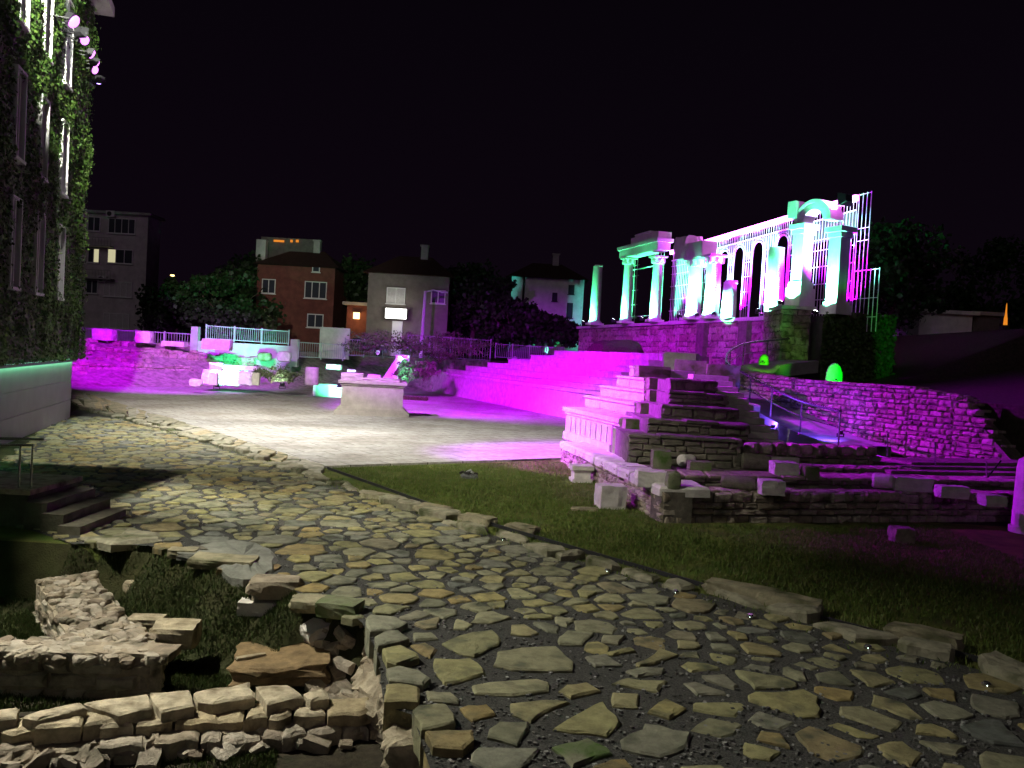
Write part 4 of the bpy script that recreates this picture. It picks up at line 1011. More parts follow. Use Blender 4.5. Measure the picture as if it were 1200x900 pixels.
blk('column_drum', 849, 888, 560, 577, .58, 'lying drum with a pale round end on the front wall', 'dkwall', 'column drum', 'drum', 7, R(-20))
blk('stone_block', 892, 921, 563, 581, .58, 'pale broken block with a mossy lower half on the front wall', 'lime', seed=8, sph=.2)
blk('column_drum', 872, 906, 533, 553, .66, 'dark drum with a violet lit end on the second ledge', 'dkwall', 'column drum', 'drum', 9, R(-12))
blk('stone_block', 907, 936, 542, 561, .66, 'violet lit cube block with a dark right side on the second ledge', 'lime', seed=10, sph=.06)
blk('boulder', 942, 961, 546, 564, .66, 'mossy round stone at the right end of the second ledge', 'moss', 'boulder', 'rock', 11, 0, .9, .5)
blk('stone_block', 857, 873, 529, 544, .70, 'dull brown block in the shade of the dark terrace', 'brown', seed=12)
blk('boulder', 897, 913, 503, 517, 1.1, 'pink rounded boulder above the row of ledge stones', 'lime', 'boulder', 'rock', 13, 0, .9, .55)
blk('column_drum', 1026, 1048, 556, 574, .62, 'short drum with a mottled pale end left of two long slabs', 'lime', 'column drum', 'drum', 14, R(-25))
blk('long_slab', 1048, 1094, 560, 576, .62, 'long violet lit slab between the mottled drum and a shorter slab', 'lime', seed=15, sph=.08, dp=.4)
blk('long_slab', 1102, 1136, 570, 584, .62, 'shorter violet lit slab right of the longest one', 'lime', seed=16, sph=.08, dp=.5)
blk('stone_block', 1155, 1181, 581, 594, .60, 'violet lit block nearest the pale pillar at the right edge', 'lime', seed=17)
blk('boulder', 1048, 1074, 619, 638, -.01, 'dark rounded boulder lying on the dim lawn at right', 'rubble', 'boulder', 'rock', 18, 0, .9, .4, None)
blk('molded_block', 669, 693, 546, 566, -.01, 'small moulded pedestal block on the lawn by the plaza corner', 'lime', 'stone block', 'mold', 19, R(8), .9, 0, None)
blk('stone_block', 700, 732, 569, 597, -.01, 'pale squared block with a mossy side standing on the lawn', 'lime', 'stone block', 'rock', 20, R(10), .9, .1, None)
b = MB(); p = G(685, 598); b.rock((p.x, p.y, .02), (.55, .18, .08), .05, 3, .15, 4, .3); obj('flat_stone', b, M['kerb'], loc=(p.x, p.y, 0), label='thin flat stone sunk in the lawn near the squared block', cat='stone')
# low ledges and rubble walls right of the stair
t = thing('ledge_wall', 'low second ledge of rubble masonry carrying drums and blocks', 'stone wall', (6.5, 18.3, .5))
b = MB(); laid_wall(b, (3.2, 17.9), (13.0, 20.6), .4, .70, rw, .14, .4, 2.0, .02, 1, True, 0, 1, False, .03); obj('wall', b, [M['dkwall'], M['mortar_dark']], t)
b = MB(); x = 0
while x < 1: b.flag([(lambda q: (q[0], q[1]))(V(3.2, 17.85, 0).lerp(V(13, 20.55, 0), u) + V(0, w_, 0)) for u, w_ in ((x, 0), (x + .055, 0), (x + .055, .9), (x, .9))], .74, .06, rw, .01, .02, .02); x += .058
obj('top_slab', b, M['rubble'], t)
t = thing('rubble_terrace', 'low rubble terrace topped by a row of rounded stones beside the stair foot', 'stone wall', (8.6, 21.5, .6))
b = MB(); laid_wall(b, (5.7, 20.75), (9.3, 21.7), .45, 1.05, rw, .12, .3, .9, .015, 1, True, 0, 1, False, .03)
laid_wall(b, (6.2, 19.9), (10.2, 21.0), .45, .84, rw, .11, .3, .6, .015, 1, True, 0, 1, True, .03); obj('wall', b, [M['rubble'], M['mortar_dark']], t)
b = MB()
for i in range(10): q = V(5.95, 20.85, 0).lerp(V(9.2, 21.75, 0), i / 9); b.rock((q.x, q.y, 1.14), (rw.uniform(.24, .36), .34, rw.uniform(.24, .34)), rw.uniform(0, 3), 900 + i, .12, 3, .6)
obj('top_stone', b, M['rubble'], t)

# pale pillar at the right edge
p = G(1204, 624); t = thing('stone_pillar', 'pale smooth pillar cut off by the right edge', 'pillar', (p.x, p.y, 0))
b = MB(); b.lathe((p.x, p.y, 0), [(.36, 0), (.36, .12), (.31, .14), (.28, 1.35), (.25, 1.5), (.15, 1.56)], 28); obj('shaft', b, M['lime'], t, smooth=False)

# ================================================================ far bank of seats
t = thing('seating_bank', 'long curved bank of theatre seat rows glowing magenta behind the plaza', 'theatre seating', (0, 55, 0))
starts = [0, 2.6, 5.0, 7.6, 9.6, 11.8, 14.0]
for i in range(7):
    z = 1.53 + .36 * i; off = .8 * i
    L = (BB - BA).length; a = BA + bd * starts[i] - bn * -off * 1 if False else BA + bd * starts[i] + bn * off * -1
    a = BA + bd * starts[i] + (bn * off if bn.x > 0 else -bn * off)
    nb = bn if bn.x > 0 else -bn
    Lr = L - starts[i] + (4.0 if i < 3 else 1.5); 
    b = MB(); b.frame_box(a, bd, nb, V(0, 0, 1), 0, Lr, 0, 6.4 - off, (0 if i == 0 else z - .45), z - .08)
    if i == 0:
        b.frame_box(a, bd, nb, V(0, 0, 1), 0, Lr, -.06, 0, 0.0, .25); b.frame_box(a, bd, nb, V(0, 0, 1), -.05, Lr, -.1, .9, z - .078, z + .02)
    x = 0
    while x < Lr - .1:                                                     # single seat blocks, each a little out of line
        l = min(rw.uniform(.8, 1.9), Lr - x); e = rw.uniform(-.03, .03)
        b.frame_box(a, bd, nb, V(0, 0, 1), x + .01, x + l - .01, -.05 + e, .85, z - .077 + (.1 if i == 0 else 0), z + rw.uniform(-.015, .02) + (.1 if i == 0 else 0))
        if i: b.frame_box(a, bd, nb, V(0, 0, 1), x + .012, x + l - .012, -.022 + e * .5, .3, z - .36, z - .11)
        x += l
    obj('front_wall' if i == 0 else 'seat_row', b, M['seat'], t)
b = MB(); nb = bn if bn.x > 0 else -bn; a = BA + nb * 6.3; b.frame_box(a, bd, nb, V(0, 0, 1), 12, 28, 0, 1.2, 2.4, 3.68); obj('back_wall', b, M['dkwall'], t)
b = MB(); b.box((7.15, 36.2), 1.3, 2.0, .5, 3.62, R(-17)); o = obj('broken_pier', b, M['seat'], label='square broken pier lit magenta at the near end of the seat bank', cat='pier')
b = MB(); 
for i, (x, y, z0, z1, w) in enumerate([(6.75, 32.5, 1.8, 3.3, 1.2), (7.8, 31.8, 2.2, 3.2, 1.2), (7.1, 30.6, 1.5, 2.75, 1.7)]): b.rock((x, y, (z0 + z1) / 2), (w, 1.3, z1 - z0), R(-10), 30 + i, .06, 5, .05)
obj('mossy_blocks', b, M['moss'], label='dark mossy masonry stub beside the top of the magenta stair', cat='stone wall')
b = MB(); b.prism([(6.0, 28.4), (8.3, 28.4), (9.2, 36), (6.4, 36)], .4, 1.9); b.prism([(6.0, 30.0), (7.7, 30.0), (8.3, 36), (6.2, 36)], 1.9, 2.4); obj('terrace_fill', b, M['seat'], label='rough stone fill between the stair head and the seat bank', cat='terrace')

# ================================================================ podium wall, pier, hedge
PA, PB = V(14.2, 45, 0), V(5.5, 73.5, 0); pd = (PB - PA).normalized(); pn = V(pd.y, -pd.x, 0)   # pn points right/behind
ZP = 6.05
t = thing('podium_wall', 'tall stone podium wall below the row of ancient columns', 'podium', (10, 58, 2.5))
b = MB(); Lp_ = (PB - PA).length
laid_wall(b, (PB.x, PB.y), (PA.x, PA.y), 2.4, ZP - .22, rw, .38, .9, 4.2, .02, 1, True, 0, 1, False, .03)
obj('wall', b, [M['rubble'], M['mortar_dark']], t)
b = MB(); b.frame_box(PA, pd, -pn, V(0, 0, 1), -.3, Lp_ + .2, -4.3, .18, ZP - .2, ZP); obj('cornice', b, M['lime'], t)
b = MB()
for k in (0.12, .28): b.frame_box(PA, pd, -pn, V(0, 0, 1), Lp_ * k - .45, Lp_ * k + .45, -.2, .35, 2.4, ZP - .21)
obj('buttress', b, M['dkwall'], t)
b = MB(); q = [D(690, 420, 58), D(758, 420, 50)]; b.rock((6.6, 55, 2.9), (2.9, 3.6, 2.9), R(-72), 9, .2, 9, .6); obj('earth_mound', b, M['earth'], label='rounded dark earth mound against the left half of the podium wall', cat='mound')
t = thing('stone_pier', 'square masonry pier carrying the left column of the arch', 'pier', (14.0, 43, 2.4))
b = MB(); px0, px1 = D(915, 400, 42.0), D(946, 400, 42.0)
laid_wall(b, (px0.x, 42.0), (px1.x + .1, 42.0), 2.0, ZP + .12, rw, .33, .5, 1.8, .02, 1, True, 0, 1, False, .04)
laid_wall(b, (px0.x, 45.0), (px0.x, 42.0), 2.0, ZP + .12, rw, .33, .5, .5, .02, 1, True, 0, 1, False, .04); obj('masonry', b, [M['rubble'], M['mortar_dark']], t)
b = MB(); b.box(((px0.x + px1.x) / 2 + .1, 43.0), px1.x - px0.x + .4, 2.3, ZP + .13, ZP + .3); obj('cap', b, M['lime'], t)
t = thing('ivy_hedge', 'dark ivy covered block behind the pier under the right side of the arch', 'hedge', (16.2, 42, 2.6))
b = MB(); b.box((16.4, 42.3), 3.2, 2.6, 2.2, 5.9); obj('wall', b, M['plaster_dark'], t)
rg = np.random.default_rng(5); n = 5200; P = np.stack([rg.uniform(14.7, 18.1, n), np.full(n, 40.9) - np.abs(rg.normal(0, .12, n)), rg.uniform(2.4, 6.05, n)], 1)
Nn = np.array([0, -.9, .2]) + rg.normal(0, .5, (n, 3)); Nn /= np.linalg.norm(Nn, axis=1)[:, None]; v, f = leaf_quads(P, Nn, rg.uniform(.12, .26, n), rg); npobj('foliage', v, f, M['ivy'], t)

# ================================================================ columns
C0 = V(14.6, 43, 0); cd = V(-.30, .954, 0).normalized(); cn = V(cd.y, -cd.x, 0)
def cpt(px, off=0, py=370):
    d = ray(px, py); o_ = C0 + cn * off      # plan intersection of the sight line with the colonnade line
    A = d.x * cd.y - d.y * cd.x; tt = (o_.x * cd.y - o_.y * cd.x) / A
    return V(d.x * tt, d.y * tt, 0)
def zat(px, py, y): return D(px, py, y).z
def column(px, pyt, label, r=.36, cap=True, base=True, broken=False, zb=None, pyb=372, p=None, group='ancient columns lit on the podium'):
    p = cpt(px, 0, pyb) if p is None else p; zb = ZP if zb is None else zb; zt = zat(px, pyt, p.y)
    t = thing('ancient_column', label, 'column', (p.x, p.y, zb), group); h = zt - zb; hb = .38 if base else 0; hc = .55 if cap else 0
    if base:
        b = MB(); b.box(p, r * 2.7, r * 2.7, zb, zb + .16, math.atan2(cd.y, cd.x)); b.lathe((p.x, p.y, zb + .161), [(r * 1.32, 0), (r * 1.38, .06), (r * 1.2, .11), (r * 1.22, .15), (r * 1.04, .219)], 22); obj('base', b, M['marble'], t)
    b = MB(); pr = [(r, zb + hb), (r * 1.01, zb + hb + (h - hb - hc) * .33), (r * .88, zt - hc)]
    b.lathe((p.x, p.y, 0), pr, 24); 
    if broken: b.rock((p.x + .05, p.y, zt), (r * 1.6, r * 1.6, .24), 0, int(px), .25, 4, .5)
    obj('shaft', b, M['marble'], t, smooth=False)
    if cap:
        b = MB(); b.lathe((p.x, p.y, zt - hc), [(r * .9, 0), (r * 1.0, .03), (r * .95, .06), (r * 1.05, .2), (r * 1.28, .4), (r * 1.38, .43)], 22)
        for k in range(8):
            a = k * math.pi / 4; b.rock((p.x + math.cos(a) * r * 1.08, p.y + math.sin(a) * r * 1.08, zt - hc + .22), (.2, .2, .32), a, k, .15, 2, .4)
        b.box(p, r * 2.75, r * 2.75, zt - .115, zt, math.atan2(cd.y, cd.x)); obj('capital', b, M['marble'], t)
    return t, p, zt
cols = [(697, 312, 'single broken column without capital farthest left on the podium', .42, False, True, True), (733, 302, 'left column of the small temple front', .36, True, True, False), (767, 300, 'right column of the small temple front', .36, True, True, False),
        (812, 303, 'tall column left of the metal arcade below a broken entablature block', .46, True, True, False), (833, 299, 'tall column just right of the one under the broken entablature', .46, True, True, False), (853, 331, 'short broken column stump between taller columns', .42, False, False, True), (905, 290, 'tall column without capital in front of the metal arches', .46, False, False, False)]
cinfo = []
for a in cols: cinfo.append(column(a[0], a[1], a[2], a[3], a[4], a[5], a[6], pyb=376))
# small temple front: beam on two columns
p0, p1 = cinfo[1][1], cinfo[2][1]; z = cinfo[1][2]; t = thing('entablature', 'broken stone beam lying across the two columns of the small temple front', 'entablature', (p0.x, p0.y, z), 'stone beams on the columns')
d_ = (p1 - p0).normalized(); n_2 = V(d_.y, -d_.x, 0); L = (p1 - p0).length; z1 = max(z, cinfo[2][2])
b = MB(); b.frame_box(p0, d_, n_2, V(0, 0, 1), -.75, L + .75, -.48, .48, z1 + .004, z1 + .55); obj('architrave', b, M['marble'], t)
b = MB(); b.frame_box(p0, d_, n_2, V(0, 0, 1), -.9, L + .95, -.62, .62, z1 + .554, z1 + .8); obj('cornice', b, M['marble'], t)
b = MB(); b.frame_box(p0, d_, n_2, V(0, 0, 1), 1.2, L + .8, -.5, .5, z1 + .804, z1 + 1.25); q = p0 + d_ * (L * .62); b.rock((q.x, q.y, z1 + 1.32), (2.6, .9, .3), math.atan2(d_.y, d_.x), 4, .2, 4, .2); obj('frieze_block', b, M['marble'], t)
# broken entablature over the tall pair
p0 = cinfo[3][1]; z = cinfo[3][2]; t = thing('entablature', 'carved broken entablature chunk on top of the tall left column', 'entablature', (p0.x, p0.y, z), 'stone beams on the columns')
b = MB(); b.frame_box(p0, -cd, cn, V(0, 0, 1), -.5, 1.5, -.5, .5, z + .004, z + .95); obj('architrave', b, M['marble'], t)
b = MB(); b.rock((p0.x - .35, p0.y + 1.1, z + .75), (1.3, 1.6, 1.5), .3, 8, .2, 5, .25); obj('carved_lump', b, M['marble'], t)
# arch on two columns
aL, aR = V(14.2, 43.0, 0), V(15.25, 40.9, 0); ad = (aR - aL).normalized(); an_ = V(ad.y, -ad.x, 0); W_ = (aR - aL).length
zs = zat(955, 260, 42); t = thing('stone_arch', 'marble arch on two tall square pillars at the right end of the podium', 'arch', (aL.x, aL.y, ZP + .3), None)
for k, (p, zt, zb, pl_) in enumerate(((aL, zs, ZP + .31, 1.25), (aR, zat(980, 262, 39.9), 5.95, .6))):
    b = MB(); b.frame_box(p, ad, an_, V(0, 0, 1), -.33, .33, -.33, .33, zb + pl_, zt - .5); b.frame_box(p, ad, an_, V(0, 0, 1), -.36, -.25, -.355, .355, zb + pl_, zt - .5); obj('pillar', b, M['marble'], t)
    b = MB(); b.frame_box(p, ad, an_, V(0, 0, 1), -.5, .5, -.5, .5, zb, zb + pl_ * .75); b.frame_box(p, ad, an_, V(0, 0, 1), -.42, .42, -.42, .42, zb + pl_ * .753, zb + pl_ - .002); obj('pillar_base', b, M['marble'], t)
    b = MB(); b.frame_box(p, ad, an_, V(0, 0, 1), -.4, .4, -.4, .4, zt - .498, zt - .25); b.frame_box(p, ad, an_, V(0, 0, 1), -.52, .52, -.52, .52, zt - .248, zt); obj('capital', b, M['marble'], t)
b = MB(); W_ *= .74; ro, ri = W_ / 2 + .24, W_ / 2 - .22; mid = aL + ad * (W_ / 2); nseg = 18; zc = zs + .02; vs = []; fs_ = []
for i in range(nseg + 1):
    a = math.pi * i / nseg
    for r_, e in ((ri, -.36), (ro, -.36), (ro, .36), (ri, .36)): q = mid - ad * (math.cos(a) * r_) + an_ * e; vs.append((q.x, q.y, zc + math.sin(a) * r_ * .92))
for i in range(nseg):
    for k in range(4): k2 = (k + 1) % 4; fs_.append((4 * i + k, 4 * i + k2, 4 * i + 4 + k2, 4 * i + 4 + k))
fs_ += [(3, 2, 1, 0), (4 * nseg, 4 * nseg + 1, 4 * nseg + 2, 4 * nseg + 3)]; b.add(vs, fs_); obj('archivolt', b, M['marble'], t)
b = MB(); vs = []; fs_ = []
for i in range(nseg + 1):
    a = math.pi * i / nseg
    for r_, e in ((ro - .10, -.42), (ro + .08, -.42), (ro + .08, .42), (ro - .10, .42)): q = mid - ad * (math.cos(a) * r_) + an_ * e; vs.append((q.x, q.y, zc + math.sin(a) * r_ * .92))
for i in range(nseg):
    for k in range(4): k2 = (k + 1) % 4; fs_.append((4 * i + k, 4 * i + k2, 4 * i + 4 + k2, 4 * i + 4 + k))
fs_ += [(3, 2, 1, 0), (4 * nseg, 4 * nseg + 1, 4 * nseg + 2, 4 * nseg + 3)]; b.add(vs, fs_); obj('moulding', b, M['marble'], t)
b = MB(); b.frame_box(aL, ad, an_, V(0, 0, 1), -.62, -.1, -.1, .6, zs + .3, zs + 1.15); obj('spandrel_block', b, M['marble'], t)

# ================================================================ metal lattice facade with LED line
t = thing('metal_arcade', 'thin metal rod lattice outlining the lost facade with arches and a glowing magenta top line', 'lattice', (11, 52, ZP))
OFF = 1.25
def lat(px, py=330): return cpt(px, OFF, py)
def ztop(y): return 11.05 + (55 - y) * .042
E0, E1 = lat(998), lat(786)
LL = (E1 - E0).length
def lp(s, z): q = E0 + cd * s; return V(q.x, q.y, z)
def ls(px): return (lat(px) - E0).dot(cd)
b = MB(); e = LL
b.tube([lp(0, ztop(E0.y)), lp(LL, ztop(E1.y))], .05, 6); b.tube([lp(0, ztop(E0.y) - .45), lp(LL, ztop(E1.y) - .45)], .04, 6); obj('top_beam', b, M['whitemetal'], t)
b = MB(); q0, q1 = lp(-.1, ztop(E0.y) + .12) - cn * .1, lp(LL, ztop(E1.y) + .12) - cn * .1; b.bar(q0, q1, .2, .26); obj('led_strip', b, M['e_led'], t)
archs = [(ls(p), w) for p, w in ((847, .55), (864, .55), (886, .55), (914, .58), (937, .5))]
zcr = lambda y: ztop(y) - .72
for s_c, w in archs:
    b = MB(); y = lp(s_c, 0).y; zc = zcr(y) - w; pts = [lp(s_c - w, ZP)] + [lp(s_c - w * math.cos(math.pi * i / 14), zc + w * math.sin(math.pi * i / 14)) for i in range(15)] + [lp(s_c + w, ZP)]
    b.tube(pts, .04, 6); pts2 = [q - cn * .0 for q in pts]; 
    pts = [lp(s_c - (w + .16) * math.cos(math.pi * i / 14), zc + (w + .16) * math.sin(math.pi * i / 14)) for i in range(15)]; b.tube(pts, .025, 5)
    obj('arch_rod', b, M['whitemetal'], t)
b = MB(); s = 0.0
while s < LL:
    y = lp(s, 0).y; inside = [(c_, w) for c_, w in archs if abs(s - c_) < w + .02]
    zt = ztop(y)
    if inside:
        c_, w = inside[0]; zb_ = zcr(y) - w + math.sqrt(max(0, w * w - (s - c_) ** 2)) + .06
        b.tube([lp(s, zb_), lp(s, zt)], .016, 4, cap=False); s += .17
    else:
        b.tube([lp(s, ZP), lp(s, zt)], .02, 4, cap=False); s += .23
obj('vertical_rod', b, M['whitemetal'], t)
b = MB(); vs = []; fs_ = []; K = int(LL / .09)
for i in range(K + 1):
    s_i = LL * i / K; y = lp(s_i, 0).y; ins = [(c_, w) for c_, w in archs if abs(s_i - c_) < w]
    zb_ = zcr(y) - .55 - .35
    if ins: c_, w = ins[0]; zb_ = max(zb_, zcr(y) - w + math.sqrt(max(0, w * w - (s_i - c_) ** 2)) + .02)
    for z, e in ((zb_, .05), (ztop(y) - .5, .05), (ztop(y) - .5, .08), (zb_, .08)): q = lp(s_i, z) + cn * e; vs.append(q)
for i in range(K):
    for k in range(4): k2 = (k + 1) % 4; fs_.append((4 * i + k, 4 * i + k2, 4 * i + 4 + k2, 4 * i + 4 + k))
b.add(vs, fs_); obj('infill_panel', b, M['plaster_dark'], t)
b = MB(); segs = []; cuts = sorted(archs); prev = 0
for c_, w in cuts: segs.append((prev, c_ - w)); prev = c_ + w
segs.append((prev, LL))
for a, c_ in segs:
    if c_ - a < .15: continue
    for z in (6.2, 6.9, 7.7, 8.6, 9.45, 10.0): b.tube([lp(a, z), lp(c_, z)], .022, 4, cap=False)
obj('cross_rod', b, M['whitemetal'], t)
b = MB()
for s0 in (0, LL):                                                            # end towers stand on a square plan
    for dz in (0,): pass
for s0, s1, zt in ((-1.0, -.15, 11.9), (-1.9, -1.0, 8.2)):
    k = 4
    for i in range(k): s_i = s0 + (s1 - s0) * i / (k - 1); b.tube([lp(s_i, 5.2), lp(s_i, zt)], .024, 5)
    for z in [x for x in (5.9, 6.8, 8.15, 9.6, 10.2, 11.85) if x <= zt]: b.tube([lp(s0, z), lp(s1, z)], .022, 5)
obj('end_tower', b, M['whitemetal'], t)
# green rod lattice behind the small temple front
t = thing('metal_lattice', 'green lit metal rod lattice behind the small temple front', 'lattice', (7, 66, ZP))
q0, q1 = cpt(733, 1.3, 340), cpt(776, 1.3, 340); L = (q1 - q0).length; dq = (q1 - q0) / L; b = MB(); zt = zat(760, 290, q0.y)
for i in range(14):
    if 5 <= i <= 9: continue
    q = q0 + dq * (L * i / 13); b.tube([V(q.x, q.y, ZP), V(q.x, q.y, zt)], .022, 5, cap=False)
for z in (6.6, 7.6, 8.7, 9.8, 10.6, zt): b.tube([V(q0.x, q0.y, z), V(q0.x + dq.x * L * .36, q0.y + dq.y * L * .36, z)], .022, 5); b.tube([V(q0.x + dq.x * L * .72, q0.y + dq.y * L * .72, z), V(q1.x, q1.y, z)], .022, 5)
b.tube([V(q0.x, q0.y, 10.3), V(q1.x, q1.y, 10.3)], .05, 5); b.tube([V(q0.x, q0.y, 6.7), V(q1.x, q1.y, 6.7)], .03, 5); obj('rod', b, M['whitemetal'], t)

# bright floodlight on top of the right end, uplights at the column feet
floodlight('top_floodlight', D(989, 234, 40.6), V(8, 60, 9), 'glaring white floodlight at the top right corner of the metal lattice', 'floodlight', None, M['e_led'], (.8, .3, 1), 1500, 70, .75, .5, D(992, 240, 41))
ul = [(c[1], c[2], l) for c, l in zip(cinfo, ('single broken column', 'left column of the small temple front', 'right column of the small temple front', 'tall column under the broken entablature', 'tall column right of the entablature', 'short broken stump', 'tall column before the metal arches'))]
for i, (p, zt, l) in enumerate(ul):
    q = p - cn * 1.15 - cd * .35; tg = V(p.x, p.y, ZP + (zt - ZP) * (.30 if i else .28)); e = [3800, 7000, 7500, 15000, 15000, 11000, 15000][i]
    floodlight('uplight', (q.x, q.y, ZP + .2), tg, 'small uplight at the foot of the ' + l, 'uplight', 'uplights along the podium edge', M['e_white'], (.06, 1, .34) if i < 3 else TEAL, e, 92 if i < 3 else 86, .26, .6, (q.x, q.y, ZP + .04), .06)
for i, (p, l) in enumerate(((aL, 'left pillar of the arch'), (aR, 'right pillar of the arch'))):
    q = p - an_ * -1.2 if False else p - cn * 1.2 - cd * .1; floodlight('uplight', (q.x, q.y, (ZP + .5) if i == 0 else 6.0), V(p.x, p.y, 8.3), 'small uplight at the foot of the ' + l, 'uplight', 'uplights along the podium edge', M['e_white'], TEAL, 9000 if i == 0 else 7500, 85, .26, .6, None, .06)
for i, px in enumerate((798, 858, 892, 925, 985)):
    p = cpt(px, .5, 372); floodlight('uplight', (p.x, p.y, ZP + .2), lp(ls(px) - .5, 9.6), ['violet uplight at the left end of the metal arcade', 'violet uplight behind the short broken stump', 'violet uplight between the metal arches', 'violet uplight behind the last metal arch', 'violet uplight at the right end lattice tower'][i], 'uplight', 'violet uplights under the metal arcade', M['e_mag'], MAG, 2500 if i == 0 else 9000, 60 if i == 0 else 100, .22, .6, (p.x, p.y, ZP + .04), .06)

# ================================================================ ramp with railing, masonry retaining wall, green lit stones
rp = [D(*q) for q in ((985, 482, 26), (940, 470, 28), (905, 455, 30), (880, 442, 32.5), (855, 428, 35.5), (851, 421, 37), (856, 411, 39), (872, 403, 40.5), (900, 399, 41.3), (925, 397, 42))]
t = thing('ramp_railing', 'curved metal railing sweeping round the top of the ramp', 'railing', tuple(rp[4]))
fine = []
for i in range(len(rp) - 1):
    p_ = rp[max(i - 1, 0)]; q_ = rp[i]; r_ = rp[i + 1]; w_ = rp[min(i + 2, len(rp) - 1)]
    for k in range(5):
        u = k / 5; fine.append(.5 * ((2 * q_) + (r_ - p_) * u + (2 * p_ - 5 * q_ + 4 * r_ - w_) * u * u + (3 * q_ - p_ - 3 * r_ + w_) * u ** 3))
fine.append(rp[-1])
b = MB(); b.tube(fine, .05, 8); b.tube([p - V(0, 0, .5) for p in fine], .02, 6); obj('rail', b, M['steel'], t)
for i in range(0, len(fine), 5):
    b = MB(); b.tube([fine[i] - V(0, 0, 1.05), fine[i]], .028, 6); obj('post', b, M['steel'], t)
b = MB(); vs = []; fs_ = []
for i, p in enumerate(fine):
    q = fine[min(i + 1, len(fine) - 1)] - fine[max(i - 1, 0)]; n = V(q.y, -q.x, 0).normalized()
    vs += [p - V(0, 0, 1.03) - n * .12, p - V(0, 0, 1.03) + n * 1.9, p - V(0, 0, 1.6) + n * 1.9, p - V(0, 0, 2.2) - n * .12]
for i in range(len(fine) - 1):
    for k in range(4): k2 = (k + 1) % 4; fs_.append((4 * i + k, 4 * i + k2, 4 * i + 4 + k2, 4 * i + 4 + k))
b.add(vs, fs_); obj('ramp', b, M['concrete'], label='curving concrete ramp washed in blue light', cat='ramp')
for i, (px, py, y, tg, lab) in enumerate([(985, 507, 26.2, (9.6, 29, 1.6), 'tiny bright violet lamp at the foot of the ramp'), (906, 500, 29.0, (9.0, 34, 2.6), 'tiny blue lamp halfway up the ramp')]):
    p = D(px, py, y); floodlight('ramp_light', p, tg, lab, 'ramp light', 'small ramp lights', M['e_violet'], (.16, .06, 1), 420, 120, .16, .6, None, .05)
t = thing('retaining_wall', 'long rough masonry retaining wall lit magenta at the right', 'stone wall', (12.5, 27, .5))
b = MB(); tops = [(lambda u: 3.1 - .3 * u), (lambda u: 2.8), (lambda u: 2.75 - .12 * u), (lambda u: 2.6 - 2.0 * sm(u * 1.0)), (lambda u: .6 - .2 * u)]
for i in range(5):
    if i == 4: a, c_ = RW[4], RW[4].lerp(RW[5], .25)
    else: a, c_ = RW[i], RW[i + 1]
    laid_wall(b, (a.x, a.y), (c_.x, c_.y), (.9, .7, .4, .1, 0)[i] - .3, tops[i], rw, .17, .30, .7, .03, 1, True, 0, 1, True, .05)
obj('wall', b, [M['rubble'], M['mortar_dark']], t)
for i, (px, py, r_, h, y, lab) in enumerate([(977, 449, .30, .78, 32.5, 'bright green lit egg shaped stone on top of the retaining wall'), (895, 428, .22, .50, 38, 'yellow green lit oval stone beside the curved railing')]):
    p = D(px, py, y); b = MB(); b.lathe(p, [(r_ * .95, 0), (r_ * 1.05, h * .15), (r_, h * .5), (r_ * .75, h * .8), (r_ * .4, h * .95), (.02, h)], 22); obj('egg_stone', b, M['eggstone'], loc=tuple(p), label=lab, cat='marker stone', smooth=True)
    q = p + V(-.5, -1.5, .15); floodlight('marker_light', q, p + V(0, 0, h * .5), 'small green spotlight aimed at the ' + ('egg shaped' if i == 0 else 'oval') + ' stone', 'spotlight', None, M['e_green'], (.0, 1, .03) if i == 0 else (.25, 1, .02), 900 if i == 0 else 260, 40, .1, .5, None, .03)
# steps and slim railing at the lower right
t = thing('lower_railing', 'slim railing with thin posts before the retaining wall at lower right', 'railing', (11.5, 22, .6))
pts = [(D(1012, 530, 23.2)), (D(1040, 537, 22.6)), (D(1096, 555, 21.6)), (D(1156, 566, 20.6))]
b = MB(); b.tube(pts, .02, 6); b.tube([D(1157, 560, 20.6), D(1173, 540, 21.4)], .022, 6); obj('rail', b, M['steel'], t)
for px, yt, yb, y in ((1040, 508, 548, 22.6), (1096, 518, 592, 21.6), (1156, 541, 600, 20.6)): b = MB(); b.tube([D(px, yb, y), D(px, yt, y)], .02, 6); obj('post', b, M['steel'], t)
t = thing('stone_steps', 'broad low dark stone steps in front of the retaining wall', 'steps', (11, 20.5, .5))
for i in range(4):
    b = MB(); a, c_ = V(8.7 + .5 * i, 19.9 + .55 * i, 0), V(14.4, 21.4 + .55 * i, 0); d_ = (c_ - a).normalized(); L = (c_ - a).length; x = 0
    while x < L: l = min(rw.uniform(.9, 1.6), L - x); b.frame_box(a, d_, V(-d_.y, d_.x, 0), V(0, 0, 1), x, x + l - .015, rw.uniform(-.03, .03), 1.0, .45, .74 + .07 * i + rw.uniform(-.01, .01)); x += l
    obj('step', b, M['dkwall'], t)
